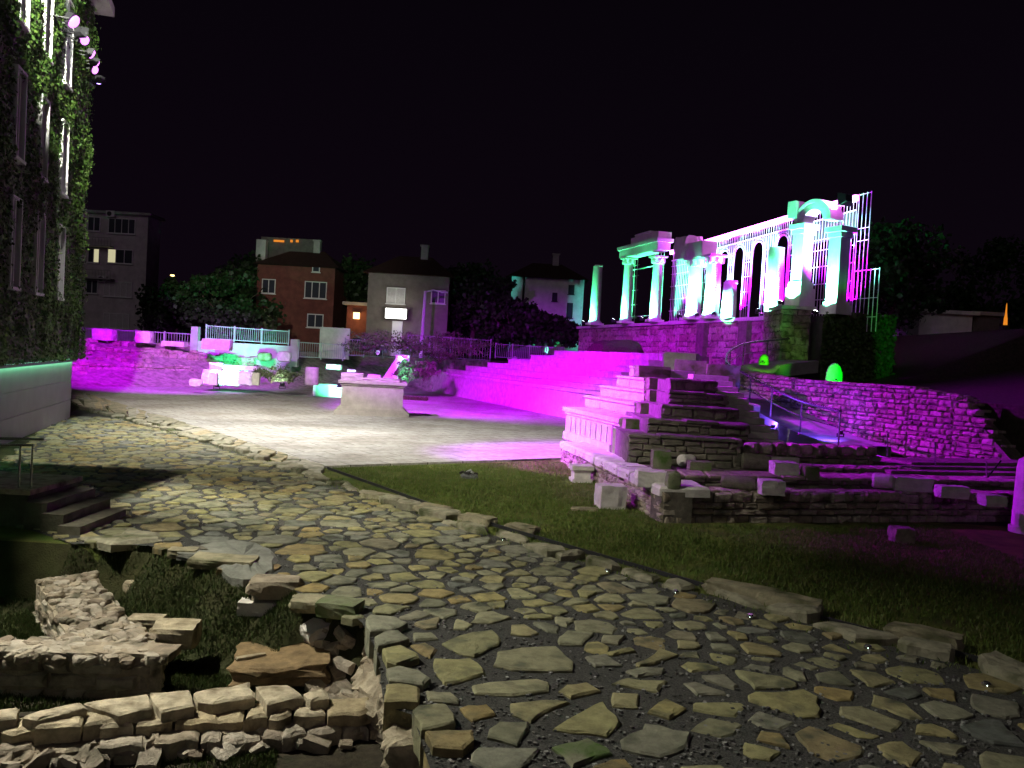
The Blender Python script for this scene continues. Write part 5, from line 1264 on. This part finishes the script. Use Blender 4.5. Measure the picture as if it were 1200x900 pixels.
# ================================================================ ruins beyond the plaza
rq = random.Random(77)
t = thing('ruin_wall', 'long low ruined wall of big rough stones lit magenta beyond the plaza', 'ruined wall', tuple(G(160, 452)))
a, c_ = G(60, 450.5), G(238, 452.5)
b = MB(); laid_wall(b, (a.x, a.y + 1.2), (c_.x, c_.y + 1.2), -.1, lambda u: 1.35 + .5 * noise.noise(V(u * 7, 0, 2)) - .25 * u, rq, .27, .6, 1.2, .03, 1, True, 0, 1, True, .07)
laid_wall(b, (a.x, a.y + 5.5), (c_.x + 2, c_.y + 4.5), .8, lambda u: 2.25 + .3 * noise.noise(V(u * 9, 3, 2)) - .2 * u, rq, .27, .6, 1.0, .03, 1, True, 0, 1, True, .07)
obj('wall', b, [M['rubble'], M['ruin_earth']], t)
b = MB()
for i in range(60):
    px = rq.uniform(90, 236); p = G(px, rq.uniform(447, 452)); y = p.y + rq.uniform(-.2, 5); q = rq.uniform(.2, .6)
    x = (px - 600) / 1000 * y; b.rock((x, y, height(x, y) + q * .12), (q * 1.5, q, q * .7), rq.uniform(0, 3), i, .15, 3, .3)
obj('fallen_stones', b, M['rubble'], loc=tuple(G(160, 449)), kind='stuff', label='fallen rough stones heaped along the ruined wall', cat='rubble')
def far_blk(name, x0, x1, yt, yb, y, label, m='seat', cat='stone block', kind='rock', seed=0, sph=.1, rz=0, rough=.08, group=None, dp=.6):
    p = D((x0 + x1) / 2, yb, y); w = (x1 - x0) * y / 1000; h = (yb - yt) * y / 1000; b = MB()
    if kind == 'rock': b.rock((p.x, p.y, p.z + h / 2), (w, w * dp, h), rz, seed, rough, 5, sph)
    elif kind == 'drum': b.lathe(p, [(w * .5, 0), (w * .52, .05), (w * .48, h - .05), (w * .42, h)], 20)
    return obj(name, b, M[m], loc=tuple(p), label=label, cat=cat, group=group)
far_blk('stone_block', 111, 134, 385.5, 399, 57, 'leftmost pale block lit magenta on top of the ruins in front of the grey fence', seed=1)
far_blk('stone_block', 160, 178, 388, 402, 57, 'taller rounded block lit magenta on top of the ruins left of a flat slab', seed=2, sph=.2)
far_blk('flat_slab', 191, 218, 400, 406, 58, 'flat slab lit magenta on top of the ruins in front of the grey fence', seed=3, dp=.5)
far_blk('stone_block', 238, 271, 397.5, 410, 57, 'wide bright block lit magenta in front of the green wall', seed=4, dp=.4)
far_blk('boulder', 325, 341, 412, 424, 60, 'round boulder lit magenta at the right end of the green wall', seed=5, sph=.6, cat='boulder')
far_blk('boulder', 302, 318, 413, 423, 61, 'green lit mound stone at the foot of the green wall', 'moss', seed=6, sph=.7, cat='boulder')
far_blk('stone_stump', 357, 373, 430, 451, 49.5, 'upright stump of a column lit magenta behind the plaza edge', cat='column stump', kind='drum')
far_blk('boulder', 222, 237, 444, 453, 47.5, 'small oval boulder lit magenta at the plaza edge', seed=7, sph=.6, cat='boulder')
far_blk('stone_post', 246, 255, 437, 451, 48, 'small dark violet post stone before the glaring white green lit stones', seed=8, dp=.8, sph=.05)
far_blk('stone_post', 296, 304, 437, 451.5, 48.2, 'narrow violet post stone at the right end of the green lit stones', seed=9, dp=.8, sph=.05)
t = thing('lit_ruin', 'heap of stones glaring white and green above the plaza edge', 'ruin', tuple(D(265, 450, 50)))
b = MB()
for (x0, x1, yt, yb, y) in ((238, 262, 434, 450, 50.5), (262, 282, 433, 451, 50.8), (280, 296, 435, 451, 50.2), (246, 262, 425, 434, 51), (286, 300, 431, 450, 51.2)):
    p = D((x0 + x1) / 2, yb, y); w = (x1 - x0) * y / 1000; h = (yb - yt) * y / 1000; b.rock((p.x, p.y, p.z + h / 2), (w, w * .6, h), 0, x0, .3, 6, .3)
obj('stone', b, M['marble'], t)
b = MB(); p = D(284, 432, 51); b.rock((p.x, p.y, p.z + .05), (2.0, .8, .25), 0, 4, .08, 4, .08); obj('flat_slab', b, M['marble'], t)
for i, (px, py, y, tg, e, lab, r_) in enumerate([(254, 451.5, 48.6, D(268, 440, 51), 1500, 'green floodlight hidden before the glaring stones', 1), (398, 452, 49.5, D(392, 444, 52), 1600, 'green floodlight beside the altar aimed at the grass', 1), (466, 452, 53, D(460, 432, 56), 2200, 'green floodlight at the foot of the leaning slab', 1), (331, 451, 49, D(322, 438, 51), 420, 'white floodlight under the sparse bright bush', 0), (300, 430, 56.5, D(285, 404, 61.5), 3600, 'green floodlight aimed up at the wall with the fence', 1)]):
    p = D(px, py, y); p.z = max(p.z, height(p.x, p.y) + .2); floodlight('ground_floodlight', p, tg, lab, 'floodlight', 'ground floodlights in the ruins', M['e_white'], ((GREEN if i == 4 else TEAL) if r_ else (.8, 1, .9)), e, 66, .28, .7, None, .06)
far_blk('stone_block', 383, 400, 427, 433, 52, 'flat pink slab on the green lit stones beside the altar', seed=21)
b = MB(); p = D(390, 450, 51.5); [b.rock((p.x + dx, p.y + .6, .35), (1.3, .8, .9), 0, 30 + k, .12, 4, .2) for k, dx in enumerate((-.6, .5))]; obj('lit_block', b, M['marble'], label='pair of stones glaring green left of the altar', cat='stone block')
b = MB(); p = D(464, 446, 56); b.rock((p.x - .2, p.y, p.z + .8), (.42, .4, 1.9), 0, 5, .12, 4, .15, 0, .55); obj('leaning_slab', b, M['marble'], label='tall slab leaning to the right lit teal behind the altar', cat='stone slab')
far_blk('stone_block', 464, 480, 416, 424, 57, 'teal lit block on top of the leaning slab', 'marble', seed=23)
far_blk('stone_block', 458, 466, 440, 451, 53.5, 'small violet drum with a white lit side behind the altar', 'marble', cat='stone block', kind='drum')
far_blk('stone_block', 407, 417, 433, 436, 54, 'tiny teal lit slab above the altar left end', 'marble', seed=24)
far_blk('stone_block', 431, 446, 439, 446, 53, 'teal lit stone just above the altar top', 'marble', seed=25)
bush('bush', D(318, 449, 50), (1.3, .8, .55), 'low spreading bush lit white beside the glaring stones', 1, 1500, .10)
bush('bush', D(338, 450, 50.5), (.9, .7, .4), 'low dim bush left of the upright column stump', 2, 800, .10)
bush('bush', D(478, 449, 56), (1.1, .9, .8), 'leafy bush lit teal right of the leaning slab', 3, 1500, .11)
bush('bush', D(496, 447, 58), (1.0, .9, .75), 'bush with pale specks beside the end of the seat bank', 4, 1200, .11)
bush('bush', D(460, 413, 63), (3.2, 1.4, .75), 'long dim grey bush in front of the house with the white sign', 5, 1800, .14)
bush('bush', D(515, 425, 66), (3.4, 1.8, 1.0), 'dark violet bush behind the stepped end of the seat bank', 6, 2200, .15)
bush('bush', D(545, 411, 72), (3.0, 1.5, .8), 'dark bush along the fence right of the lamp post', 7, 1800, .15)
bush('bush', D(424, 416, 63), (1.6, .9, .5), 'low violet bush in front of the dark car', 8, 900, .12)
b = MB(); rgs = np.random.default_rng(3); base = D(483, 452, 53.8)
P = np.stack([base.x + rgs.uniform(-1.4, 1.0, 2500), base.y + rgs.uniform(-.5, .6, 2500), np.full(2500, .02)], 1); up = np.stack([rgs.normal(0, .06, 2500), rgs.normal(0, .06, 2500), rgs.uniform(.12, .3, 2500)], 1)
sd = np.stack([rgs.normal(0, .02, 2500), rgs.normal(0, .02, 2500), np.zeros(2500)], 1); v = np.stack([P - sd, P + sd, P + up], 1).reshape(-1, 3)
npobj('grass_strip', v, np.arange(7500).reshape(-1, 3), M['grass'], label='bright green lit strip of grass at the end of the seat bank', cat='grass', kind='stuff')

p = D(640, 412, 79); p.z = height(p.x, p.y) + .3; floodlight('ground_floodlight', p, D(650, 335, 92), 'added unseen green floodlight behind the seat bank aimed at the white house', 'floodlight', 'ground floodlights in the ruins', M['e_white'], (.1, .9, .75), 5000, 90, .28, .8, None, .06)  # added lamp, stands in for stray flood light on the white house
# green wall with fence
def fence(name, q, zt, h, label, npan, mname='fence', pick=.14, zb=None, group=None):
    """q: list of plan points along the top; posts, two rails, pickets"""
    t = thing(name, label, 'fence', (q[0].x, q[0].y, q[0].z), group)
    for i in range(npan + 1):
        p = q[0].lerp(q[1], i / npan); b = MB(); b.bar(p, p + V(0, 0, h + .12), .09); obj('post', b, M[mname], t)
    b = MB(); b.bar(q[0] + V(0, 0, h), q[1] + V(0, 0, h), .06); b.bar(q[0] + V(0, 0, .15), q[1] + V(0, 0, .15), .05); obj('rail', b, M[mname], t)
    b = MB(); L = (q[1] - q[0]).length; k = int(L / pick)
    for i in range(1, k): p = q[0].lerp(q[1], i / k); b.bar(p + V(0, 0, .15), p + V(0, 0, h), .025)
    obj('picket', b, M[mname], t); return t
w0, w1 = D(232, 388, 61), D(343, 398, 63)
b = MB(); b.bar(V(w0.x, w0.y, 1.3), V(w1.x, w1.y, 1.3), .4, 3.9); b.v = [(x, y, (3 + (3.05 if i_ < 4 else 3.0) - 3) if z > 2 else .2) for i_, (x, y, z) in enumerate(b.v)]
obj('green_wall', b, M['concrete'], label='concrete retaining wall lit green behind the ruins', cat='wall')
fence('metal_fence', [V(w0.x + .6, w0.y, 3.06), V(w1.x - .3, w1.y, 3.01)], 0, 1.05, 'pale picket fence lit green on top of the concrete wall', 3)
b = MB(); p = D(229, 398, 61); b.box((p.x, p.y), .5, .5, 1.5, 4.0); obj('gate_pillar', b, M['concrete'], label='short concrete pillar lit green at the left end of the green wall', cat='pillar')
b = MB(); p = D(346, 402, 62.6); b.box((p.x, p.y), .55, .55, 1.5, 3.5); obj('gate_pillar', b, M['concrete'], label='pale concrete pillar between the green fence and the dark fence', cat='pillar')
f0, f1 = D(60, 405, 62), D(226, 405, 61); f0.z = f1.z = 2.5; fence('metal_fence', [f0, f1], 0, .95, 'low grey fence behind the magenta ruins at left', 5, 'fence', .2)
f0, f1 = D(350, 410, 62.5), D(402, 412, 64); f0.z = f1.z = 2.1; fence('metal_fence', [f0, f1], 0, 1.2, 'dark fence in front of the red house', 2, 'fence', .16)
f0, f1 = D(404, 412, 65), D(470, 410, 67); f0.z = f1.z = 2.4; fence('metal_fence', [f0, f1], 0, 1.35, 'dark fence in front of the parked car', 3, 'fence', .18)
f0, f1 = D(478, 405, 68), D(575, 405, 72); f0.z = f1.z = 2.6; fence('metal_fence', [f0, f1], 0, 1.8, 'tall thin fence in front of the house with the sign', 4, 'fence', .25)
f0, f1 = D(581, 405, 73), D(660, 407, 74); f0.z = f1.z = 2.9; fence('metal_fence', [f0, f1], 0, 1.25, 'blue grey fence above the seat bank left of the columns', 4, 'fence', .16)
b = MB(); p = D(388, 412, 66); b.bar(V(p.x - .9, p.y, 2.4), V(p.x + 1.4, p.y, 2.4), .3, 4.2); b.v = [(x, y, 4.6 if z > 2.4 else 2.2) for x, y, z in b.v]; obj('garden_wall', b, M['plaster'], label='pale garden wall panel right of the red house door', cat='wall')

# ================================================================ houses behind
def house(name, label, px0, px1, pyt, y, dep, zb, m, rz=0, roof='flat', roofm='concrete', cat='house', seed=0):
    p0, p1 = D(px0, pyt, y), D(px1, pyt, y); zt = (p0.z + p1.z) / 2; w = p1.x - p0.x; c = V((p0.x + p1.x) / 2, y + dep / 2, 0)
    t = thing(name, label, cat, (c.x, y, zb)); b = MB(); b.box(c, w, dep, zb, zt); obj('wall', b, M[m], t)
    if roof == 'flat': b = MB(); b.box(c, w + .8, dep + .8, zt + .004, zt + .3); obj('roof', b, M[roofm], t)
    else:
        b = MB(); e = .5; h = 2.2; x0, x1, y0, y1 = c.x - w / 2 - e, c.x + w / 2 + e, y - e, y + dep + e; s = min(w, dep) * .35
        b.add([(x0, y0, zt), (x1, y0, zt), (x1, y1, zt), (x0, y1, zt), (x0 + s, c.y, zt + h), (x1 - s, c.y, zt + h)], [(0, 1, 5, 4), (1, 2, 5), (2, 3, 4, 5), (3, 0, 4), (3, 2, 1, 0)]); ro_ = obj('roof', b, M[roofm], t)
        b = MB(); b.box((c.x + w * .12, c.y - .3), .7, .7, zt + 1.2, zt + 3.2); b.box((c.x + w * .12, c.y - .3), .9, .9, zt + 3.2, zt + 3.35); obj('chimney', b, M['concrete'], ro_)
    return t, zt
def win(t, px0, px1, py0, py1, y, panes=2, pm='glass', fm='frame', lit=None):
    a, b_ = D(px0, (py0 + py1) / 2, y), D(px1, (py0 + py1) / 2, y); zt, zb = D((px0 + px1) / 2, py0, y).z, D((px0 + px1) / 2, py1, y).z
    f = MB(); x0, x1 = a.x, b_.x; k = .09
    for xa, xb, za, zb_ in ((x0, x0 + k, zb, zt), (x1 - k, x1, zb, zt), (x0 + k, x1 - k, zt - k, zt), (x0 + k, x1 - k, zb, zb + k)): f.frame_box(V(0, y, 0), V(1, 0, 0), V(0, 1, 0), V(0, 0, 1), xa, xb, -.10, -.003, za, zb_)
    for i in range(1, panes): xm = x0 + (x1 - x0) * i / panes; f.frame_box(V(0, y, 0), V(1, 0, 0), V(0, 1, 0), V(0, 0, 1), xm - .04, xm + .04, -.09, -.004, zb + k, zt - k)
    f.frame_box(V(0, y, 0), V(1, 0, 0), V(0, 1, 0), V(0, 0, 1), x0 - .08, x1 + .08, -.2, -.003, zb - .08, zb - .003)
    fo = obj('window', f, M[fm], t)
    for i in range(panes):
        xa, xb = x0 + k + (x1 - x0 - 2 * k) * i / panes, x0 + k + (x1 - x0 - 2 * k) * (i + 1) / panes
        g = MB(); g.frame_box(V(0, y, 0), V(1, 0, 0), V(0, 1, 0), V(0, 0, 1), xa, xb, -.04, -.005, zb + k, zt - k)
        obj('pane', g, M[pm if not (lit and i in lit) else 'e_room'], fo)
    return fo
def acunit(t, px, py, y):
    p = D(px, py, y); b = MB(); b.frame_box(V(p.x, y, p.z), V(1, 0, 0), V(0, 1, 0), V(0, 0, 1), -.5, .5, -.42, -.02, -.35, .35)
    T = Matrix.Rotation(R(90), 3, 'X'); o = obj('air_conditioner', b, M['frame'], t); b = MB(); b.lathe((p.x - .1, y - .42, p.z), [(.27, 0), (.27, .02), (.05, .03)], 16, 0, T); obj('fan_grille', b, M['dark'], o)
def slabbal(t, px0, px1, py, y):
    a, c_ = D(px0, py, y), D(px1, py, y); b = MB(); b.frame_box(V(0, y, 0), V(1, 0, 0), V(0, 1, 0), V(0, 0, 1), a.x, c_.x, -1.0, -.002, a.z - .15, a.z)
    for i in range(12): x = a.x + (c_.x - a.x) * i / 11; b.frame_box(V(0, y, 0), V(1, 0, 0), V(0, 1, 0), V(0, 0, 1), x - .02, x + .02, -.98, -.94, a.z, a.z + .85)
    b.frame_box(V(0, y, 0), V(1, 0, 0), V(0, 1, 0), V(0, 0, 1), a.x, c_.x, -1.0, -.93, a.z + .853, a.z + .92); obj('balcony', b, M['concrete'], t)
YA = 100
t, zt = house('apartment_block', 'grey apartment block with one lit floor beside the ivy covered building', 60, 174, 250, YA, 3.5, 2.4, 'plaster', cat='apartment block')
for (x0, x1, y0, y1, n_, l_) in ((103, 118, 254, 271, 2, None), (127, 159, 256, 274, 4, None), (103, 117, 291, 308, 2, (1,)), (126, 156, 292, 309, 3, (0,)), (101, 115, 328, 344, 2, None), (122, 155, 330, 348, 5, None)): win(t, x0, x1, y0, y1, YA, n_, 'curtain' if y0 > 325 and x0 > 110 else 'glass', 'frame', l_)
win(t, 121, 152, 367, 385, YA, 4, 'curtain')
acunit(t, 131, 251, YA); acunit(t, 121, 327, YA); slabbal(t, 95, 134, 287, YA); slabbal(t, 95, 134, 325, YA)
YB = 88
t, zt = house('red_house', 'dark red house with white framed windows and roof lights', 302, 393, 312, YB, 10, 2.3, 'brickred', roof='hip', roofm='tile')
for (x0, x1, y0, y1, n_) in ((307, 323, 327, 344, 2), (357, 383, 330, 350, 3), (366, 375, 312, 319, 1)): win(t, x0, x1, y0, y1, YB, n_)
win(t, 360, 379, 368, 384, YB, 2, 'glass', 'frame'); b = MB(); p0, p1 = D(309, 385, YB), D(325, 362, YB); b.frame_box(V(0, YB, 0), V(1, 0, 0), V(0, 1, 0), V(0, 0, 1), p0.x, p1.x, -.12, -.003, 2.3, p1.z); obj('door', b, M['moss'], t)
b = MB(); p0, p1 = D(302, 281, YB + 3), D(312, 306, YB + 3); b.box(((p0.x + p1.x) / 2, YB + 3), p1.x - p0.x, .9, p1.z - 1.5, p0.z); obj('chimney', b, M['plaster'], t)
b = MB(); 
for x0, x1 in ((321, 333), (340.5, 343), (347, 350)): p0, p1 = D(x0, 281, YB + 4.4), D(x1, 284, YB + 4.4); b.frame_box(V(0, YB + 4.4, 0), V(1, 0, 0), V(0, 1, 0), V(0, 0, 1), p0.x, p1.x, -.1, 0, p1.z, p0.z)
obj('roof_light', b, M['e_orange'], t)
b = MB(); b.box((D(338, 290, YB + 4.5).x, YB + 5.5), 6, 2, D(338, 305, YB + 4.5).z - 1, D(338, 279, YB + 4.5).z); obj('dormer', b, M['plaster_dark'], t)
YC = 80
t, zt = house('sign_house', 'two storey house with a glaring white sign above its door', 432, 527, 322, YC, 9, 2.6, 'beige', roof='hip', roofm='tile')
win(t, 453, 475, 337, 356, YC, 2, 'curtain'); win(t, 505, 522, 340, 356, YC, 2)
b = MB(); p0, p1 = D(460, 376, YC), D(471, 396, YC); b.frame_box(V(0, YC, 0), V(1, 0, 0), V(0, 1, 0), V(0, 0, 1), p0.x, p1.x, -.1, -.003, 2.6, p0.z); obj('door', b, M['whitemetal'], t)
p0, p1 = D(452, 361, YC - .6), D(476, 374, YC - .6); s_t = thing('lit_sign', 'glaring white lit box sign on the house front', 'sign', ((p0.x + p1.x) / 2, YC - .6, p1.z))
b = MB(); b.frame_box(V(0, YC - .6, 0), V(1, 0, 0), V(0, 1, 0), V(0, 0, 1), p0.x - .04, p1.x + .04, .02, .58, p1.z - .04, p0.z + .04); obj('box', b, M['dark'], s_t)
b = MB(); b.frame_box(V(0, YC - .6, 0), V(1, 0, 0), V(0, 1, 0), V(0, 0, 1), p0.x, p1.x, -.02, .015, p1.z, p0.z); obj('face', b, M['e_sign'], s_t)
point(((p0.x + p1.x) / 2, YC - 1.6, (p0.z + p1.z) / 2), (1, 1, .88), 110, .6, s_t)
t, zt2 = house('low_annex', 'low brown annex with a yellow wall lamp left of the house with the sign', 407, 432, 358, YC + 2, 6, 2.5, 'brickred')
p = D(418, 370, YC + 1.7); w_t = thing('wall_lamp', 'square yellow wall lamp on the low annex', 'lamp', tuple(p)); b = MB(); b.frame_box(p, V(1, 0, 0), V(0, 1, 0), V(0, 0, 1), -.28, .28, -.25, .02, -.3, .3); obj('lamp_shade', b, M['e_warm'], w_t)
b = MB(); b.frame_box(p, V(1, 0, 0), V(0, 1, 0), V(0, 0, 1), -.31, .31, -.28, .28, .302, .36); b.frame_box(p, V(1, 0, 0), V(0, 1, 0), V(0, 0, 1), -.06, .06, .022, .30, -.05, .05); obj('bracket', b, M['dark'], w_t); point(p + V(0, -.6, 0), (1, .55, .15), 60, .25, w_t)
# lamp post
p0, p1 = D(494, 398, 76), D(498.5, 341, 76); t = thing('lamp_post', 'white slanting lamp post with a short arm in front of the house with the sign', 'lamp post', (p0.x, p0.y, 2.6))
b = MB(); b.tube([V(p0.x, 76, 2.5), p1], [.16, .13], 10); obj('pole', b, M['whitemetal'], t); b = MB(); b.tube([p1 - V(0, 0, .1), p1 + V(.7, 0, .12), p1 + V(1.5, 0, 0)], .07, 8); obj('arm', b, M['whitemetal'], t); b = MB(); b.rock(tuple(p1 + V(1.7, 0, -.02)), (.7, .3, .18), 0, 1, .02, 4, .4); obj('lamp_head', b, M['metal'], t)
YD = 92
t, zt = house('white_house', 'white rendered house with small dark windows left of the columns', 600, 685, 326, YD, 12, 2.8, 'white', roof='hip', roofm='tile')
for (x0, x1, y0, y1, n_) in ((647, 653, 343, 353, 1), (666, 673, 334, 345, 1), (664, 671, 355, 373, 1)): win(t, x0, x1, y0, y1, YD, n_, 'glass', 'dark')
b = MB(); p = D(612, 350, YD); b.tube([V(p.x, YD - .1, 3), V(p.x + .1, YD - .1, D(614, 324, YD).z)], .12, 8); obj('drain_pipe', b, M['dark'], t)
# white kiosk on the right, cone topped lamp
YE = 70
t, zt = house('white_kiosk', 'low white flat building on the dark slope at right', 1078, 1140, 368, YE, 8, 5.0, 'white', roof='flat', roofm='white')
t, zt = house('dark_annex', 'dim lower annex to the right of the white flat building', 1141, 1172, 370, YE + .5, 7, 5.0, 'plaster_dark')
p = D(1178, 381, 68); t = thing('lamp_obelisk', 'narrow glowing orange spire lamp at the right edge', 'lamp', tuple(p)); b = MB(); b.lathe(p, [(.15, 0), (.13, .5), (.07, .9), (.035, 1.6), (.01, 1.75)], 10); obj('lamp_shade', b, M['e_orange'], t); b = MB(); b.lathe((p.x, p.y, 4.4), [(.3, 0), (.18, .1), (.15, p.z - 4.4 - .1), (.28, p.z - 4.41)], 10); obj('pole', b, M['dark'], t)
p = D(202, 323, 110); t = thing('street_lamp', 'tiny far street lamp glowing yellow above the dark trees at left', 'street lamp', (p.x, p.y, 2)); b = MB(); b.rock(tuple(p), (.5, .3, .25), 0, 1, .02, 3, .6); obj('lamp_head', b, M['e_warm'], t); b = MB(); b.tube([V(p.x, p.y + .1, 2), V(p.x, p.y + .1, p.z)], .09, 8); obj('pole', b, M['dark'], t)

# ================================================================ trees
for i, (px, pb, y, h, rad, nl, lab) in enumerate([
    (205, 392, 82, 6.5, (3.6, 3, 3.0), 4200, 'dark bushy tree between the apartment block and the green lit one'),
    (258, 390, 74, 6.4, (4.6, 3, 2.9), 6500, 'broad tree lit green from below behind the green fence'),
    (285, 388, 90, 9.5, (3.2, 3, 3.6), 3600, 'tall dark tree against the left side of the red house'),
    (404, 395, 95, 11, (3.4, 3, 4.6), 3600, 'dark tree rising between the red house and the annex'),
    (552, 398, 84, 9.2, (4.4, 3.4, 4.0), 7000, 'broad dark green tree between the lamp post and the white house'),
    (600, 400, 80, 5.8, (3.6, 3, 2.4), 4200, 'low dark tree in front of the left corner of the white house'),
    (640, 402, 80, 4.6, (3.8, 2.4, 1.7), 3600, 'low dark shrubby tree below the windows of the white house'),
    (1040, 400, 66, 9, (4.5, 4, 4.2), 4500, 'dark tree behind the right end of the metal lattice'),
    (1160, 380, 90, 12, (7, 5, 5.5), 4500, 'big black tree behind the white flat building')]):
    p = D(px, pb, y); p.z = height(p.x, p.y); tree('tree', p, h, rad, lab, 'dark trees around the site', 50 + i, nl, .42 if y < 86 else .5)

# ================================================================ parked cars behind the fence
def car(p, rz, label):
    t = thing('parked_car', label, 'car', tuple(p), 'parked cars'); T = Matrix.Rotation(rz, 3, 'Z'); o = Vector(p)
    def P(x, y, z): return o + T @ V(x, y, z)
    prof = [(-2.1, .35), (-2.12, .75), (-1.9, .95), (-1.35, 1.0), (-.75, 1.42), (.55, 1.45), (1.25, 1.0), (1.95, .85), (2.12, .6), (2.08, .32)]
    b = MB(); n = len(prof); vs = []
    for yy, ins in ((-.84, 0), (-.72, .02), (.72, .02), (.84, 0)):
        for x, z in prof: vs.append(P(x, yy * (.86 if z > 1.1 else 1), z + (.02 if abs(yy) < .8 else 0)))
    fs = []
    for k in range(3):
        for i in range(n): j = (i + 1) % n; fs.append((k * n + i, k * n + j, (k + 1) * n + j, (k + 1) * n + i))
    fs += [tuple(reversed(range(n))), tuple(3 * n + i for i in range(n))]; b.add(vs, fs); obj('body', b, M['carpaint'], t)
    for sy in (-1, 1):
        b = MB(); b.add([P(-1.2, sy * .80, 1.02), P(1.12, sy * .80, 1.02), P(.5, sy * .735, 1.38), P(-.72, sy * .735, 1.36)], [(0, 1, 2, 3)]); obj('side_window', b, M['glass'], t)
        b = MB(); q = P(2.05, sy * .58, .72); b.rock(tuple(q), (.16, .3, .16), rz, 3, .03, 3, .5); obj('headlight', b, M['frame'], t)
        for sx in (-1.3, 1.3):
            W_ = MB(); q = P(sx, sy * .74, .32); TT = T @ Matrix.Rotation(R(90), 3, 'X'); W_.lathe(q, [(.2, -.1), (.32, -.1), (.32, .1), (.2, .1)], 18, 0, TT); wo_ = obj('wheel', W_, M['rubber'], t)
            h = MB(); h.lathe(q, [(.2, -.115), (.2, .115)], 14, 0, TT); obj('rim', h, M['metal'], wo_)
    b = MB(); b.add([P(1.2, -.7, 1.03), P(1.2, .7, 1.03), P(.58, .62, 1.42), P(.58, -.62, 1.42)], [(0, 1, 2, 3)]); obj('windscreen', b, M['glass'], t)
car(V(*(D(425, 410, 72).x, 72, 2.55)), R(6), 'dark parked car in front of the brown annex')
car(V(*(D(622, 400, 78).x, 78, 2.7)), R(-4), 'dark parked car behind the fence below the white house')
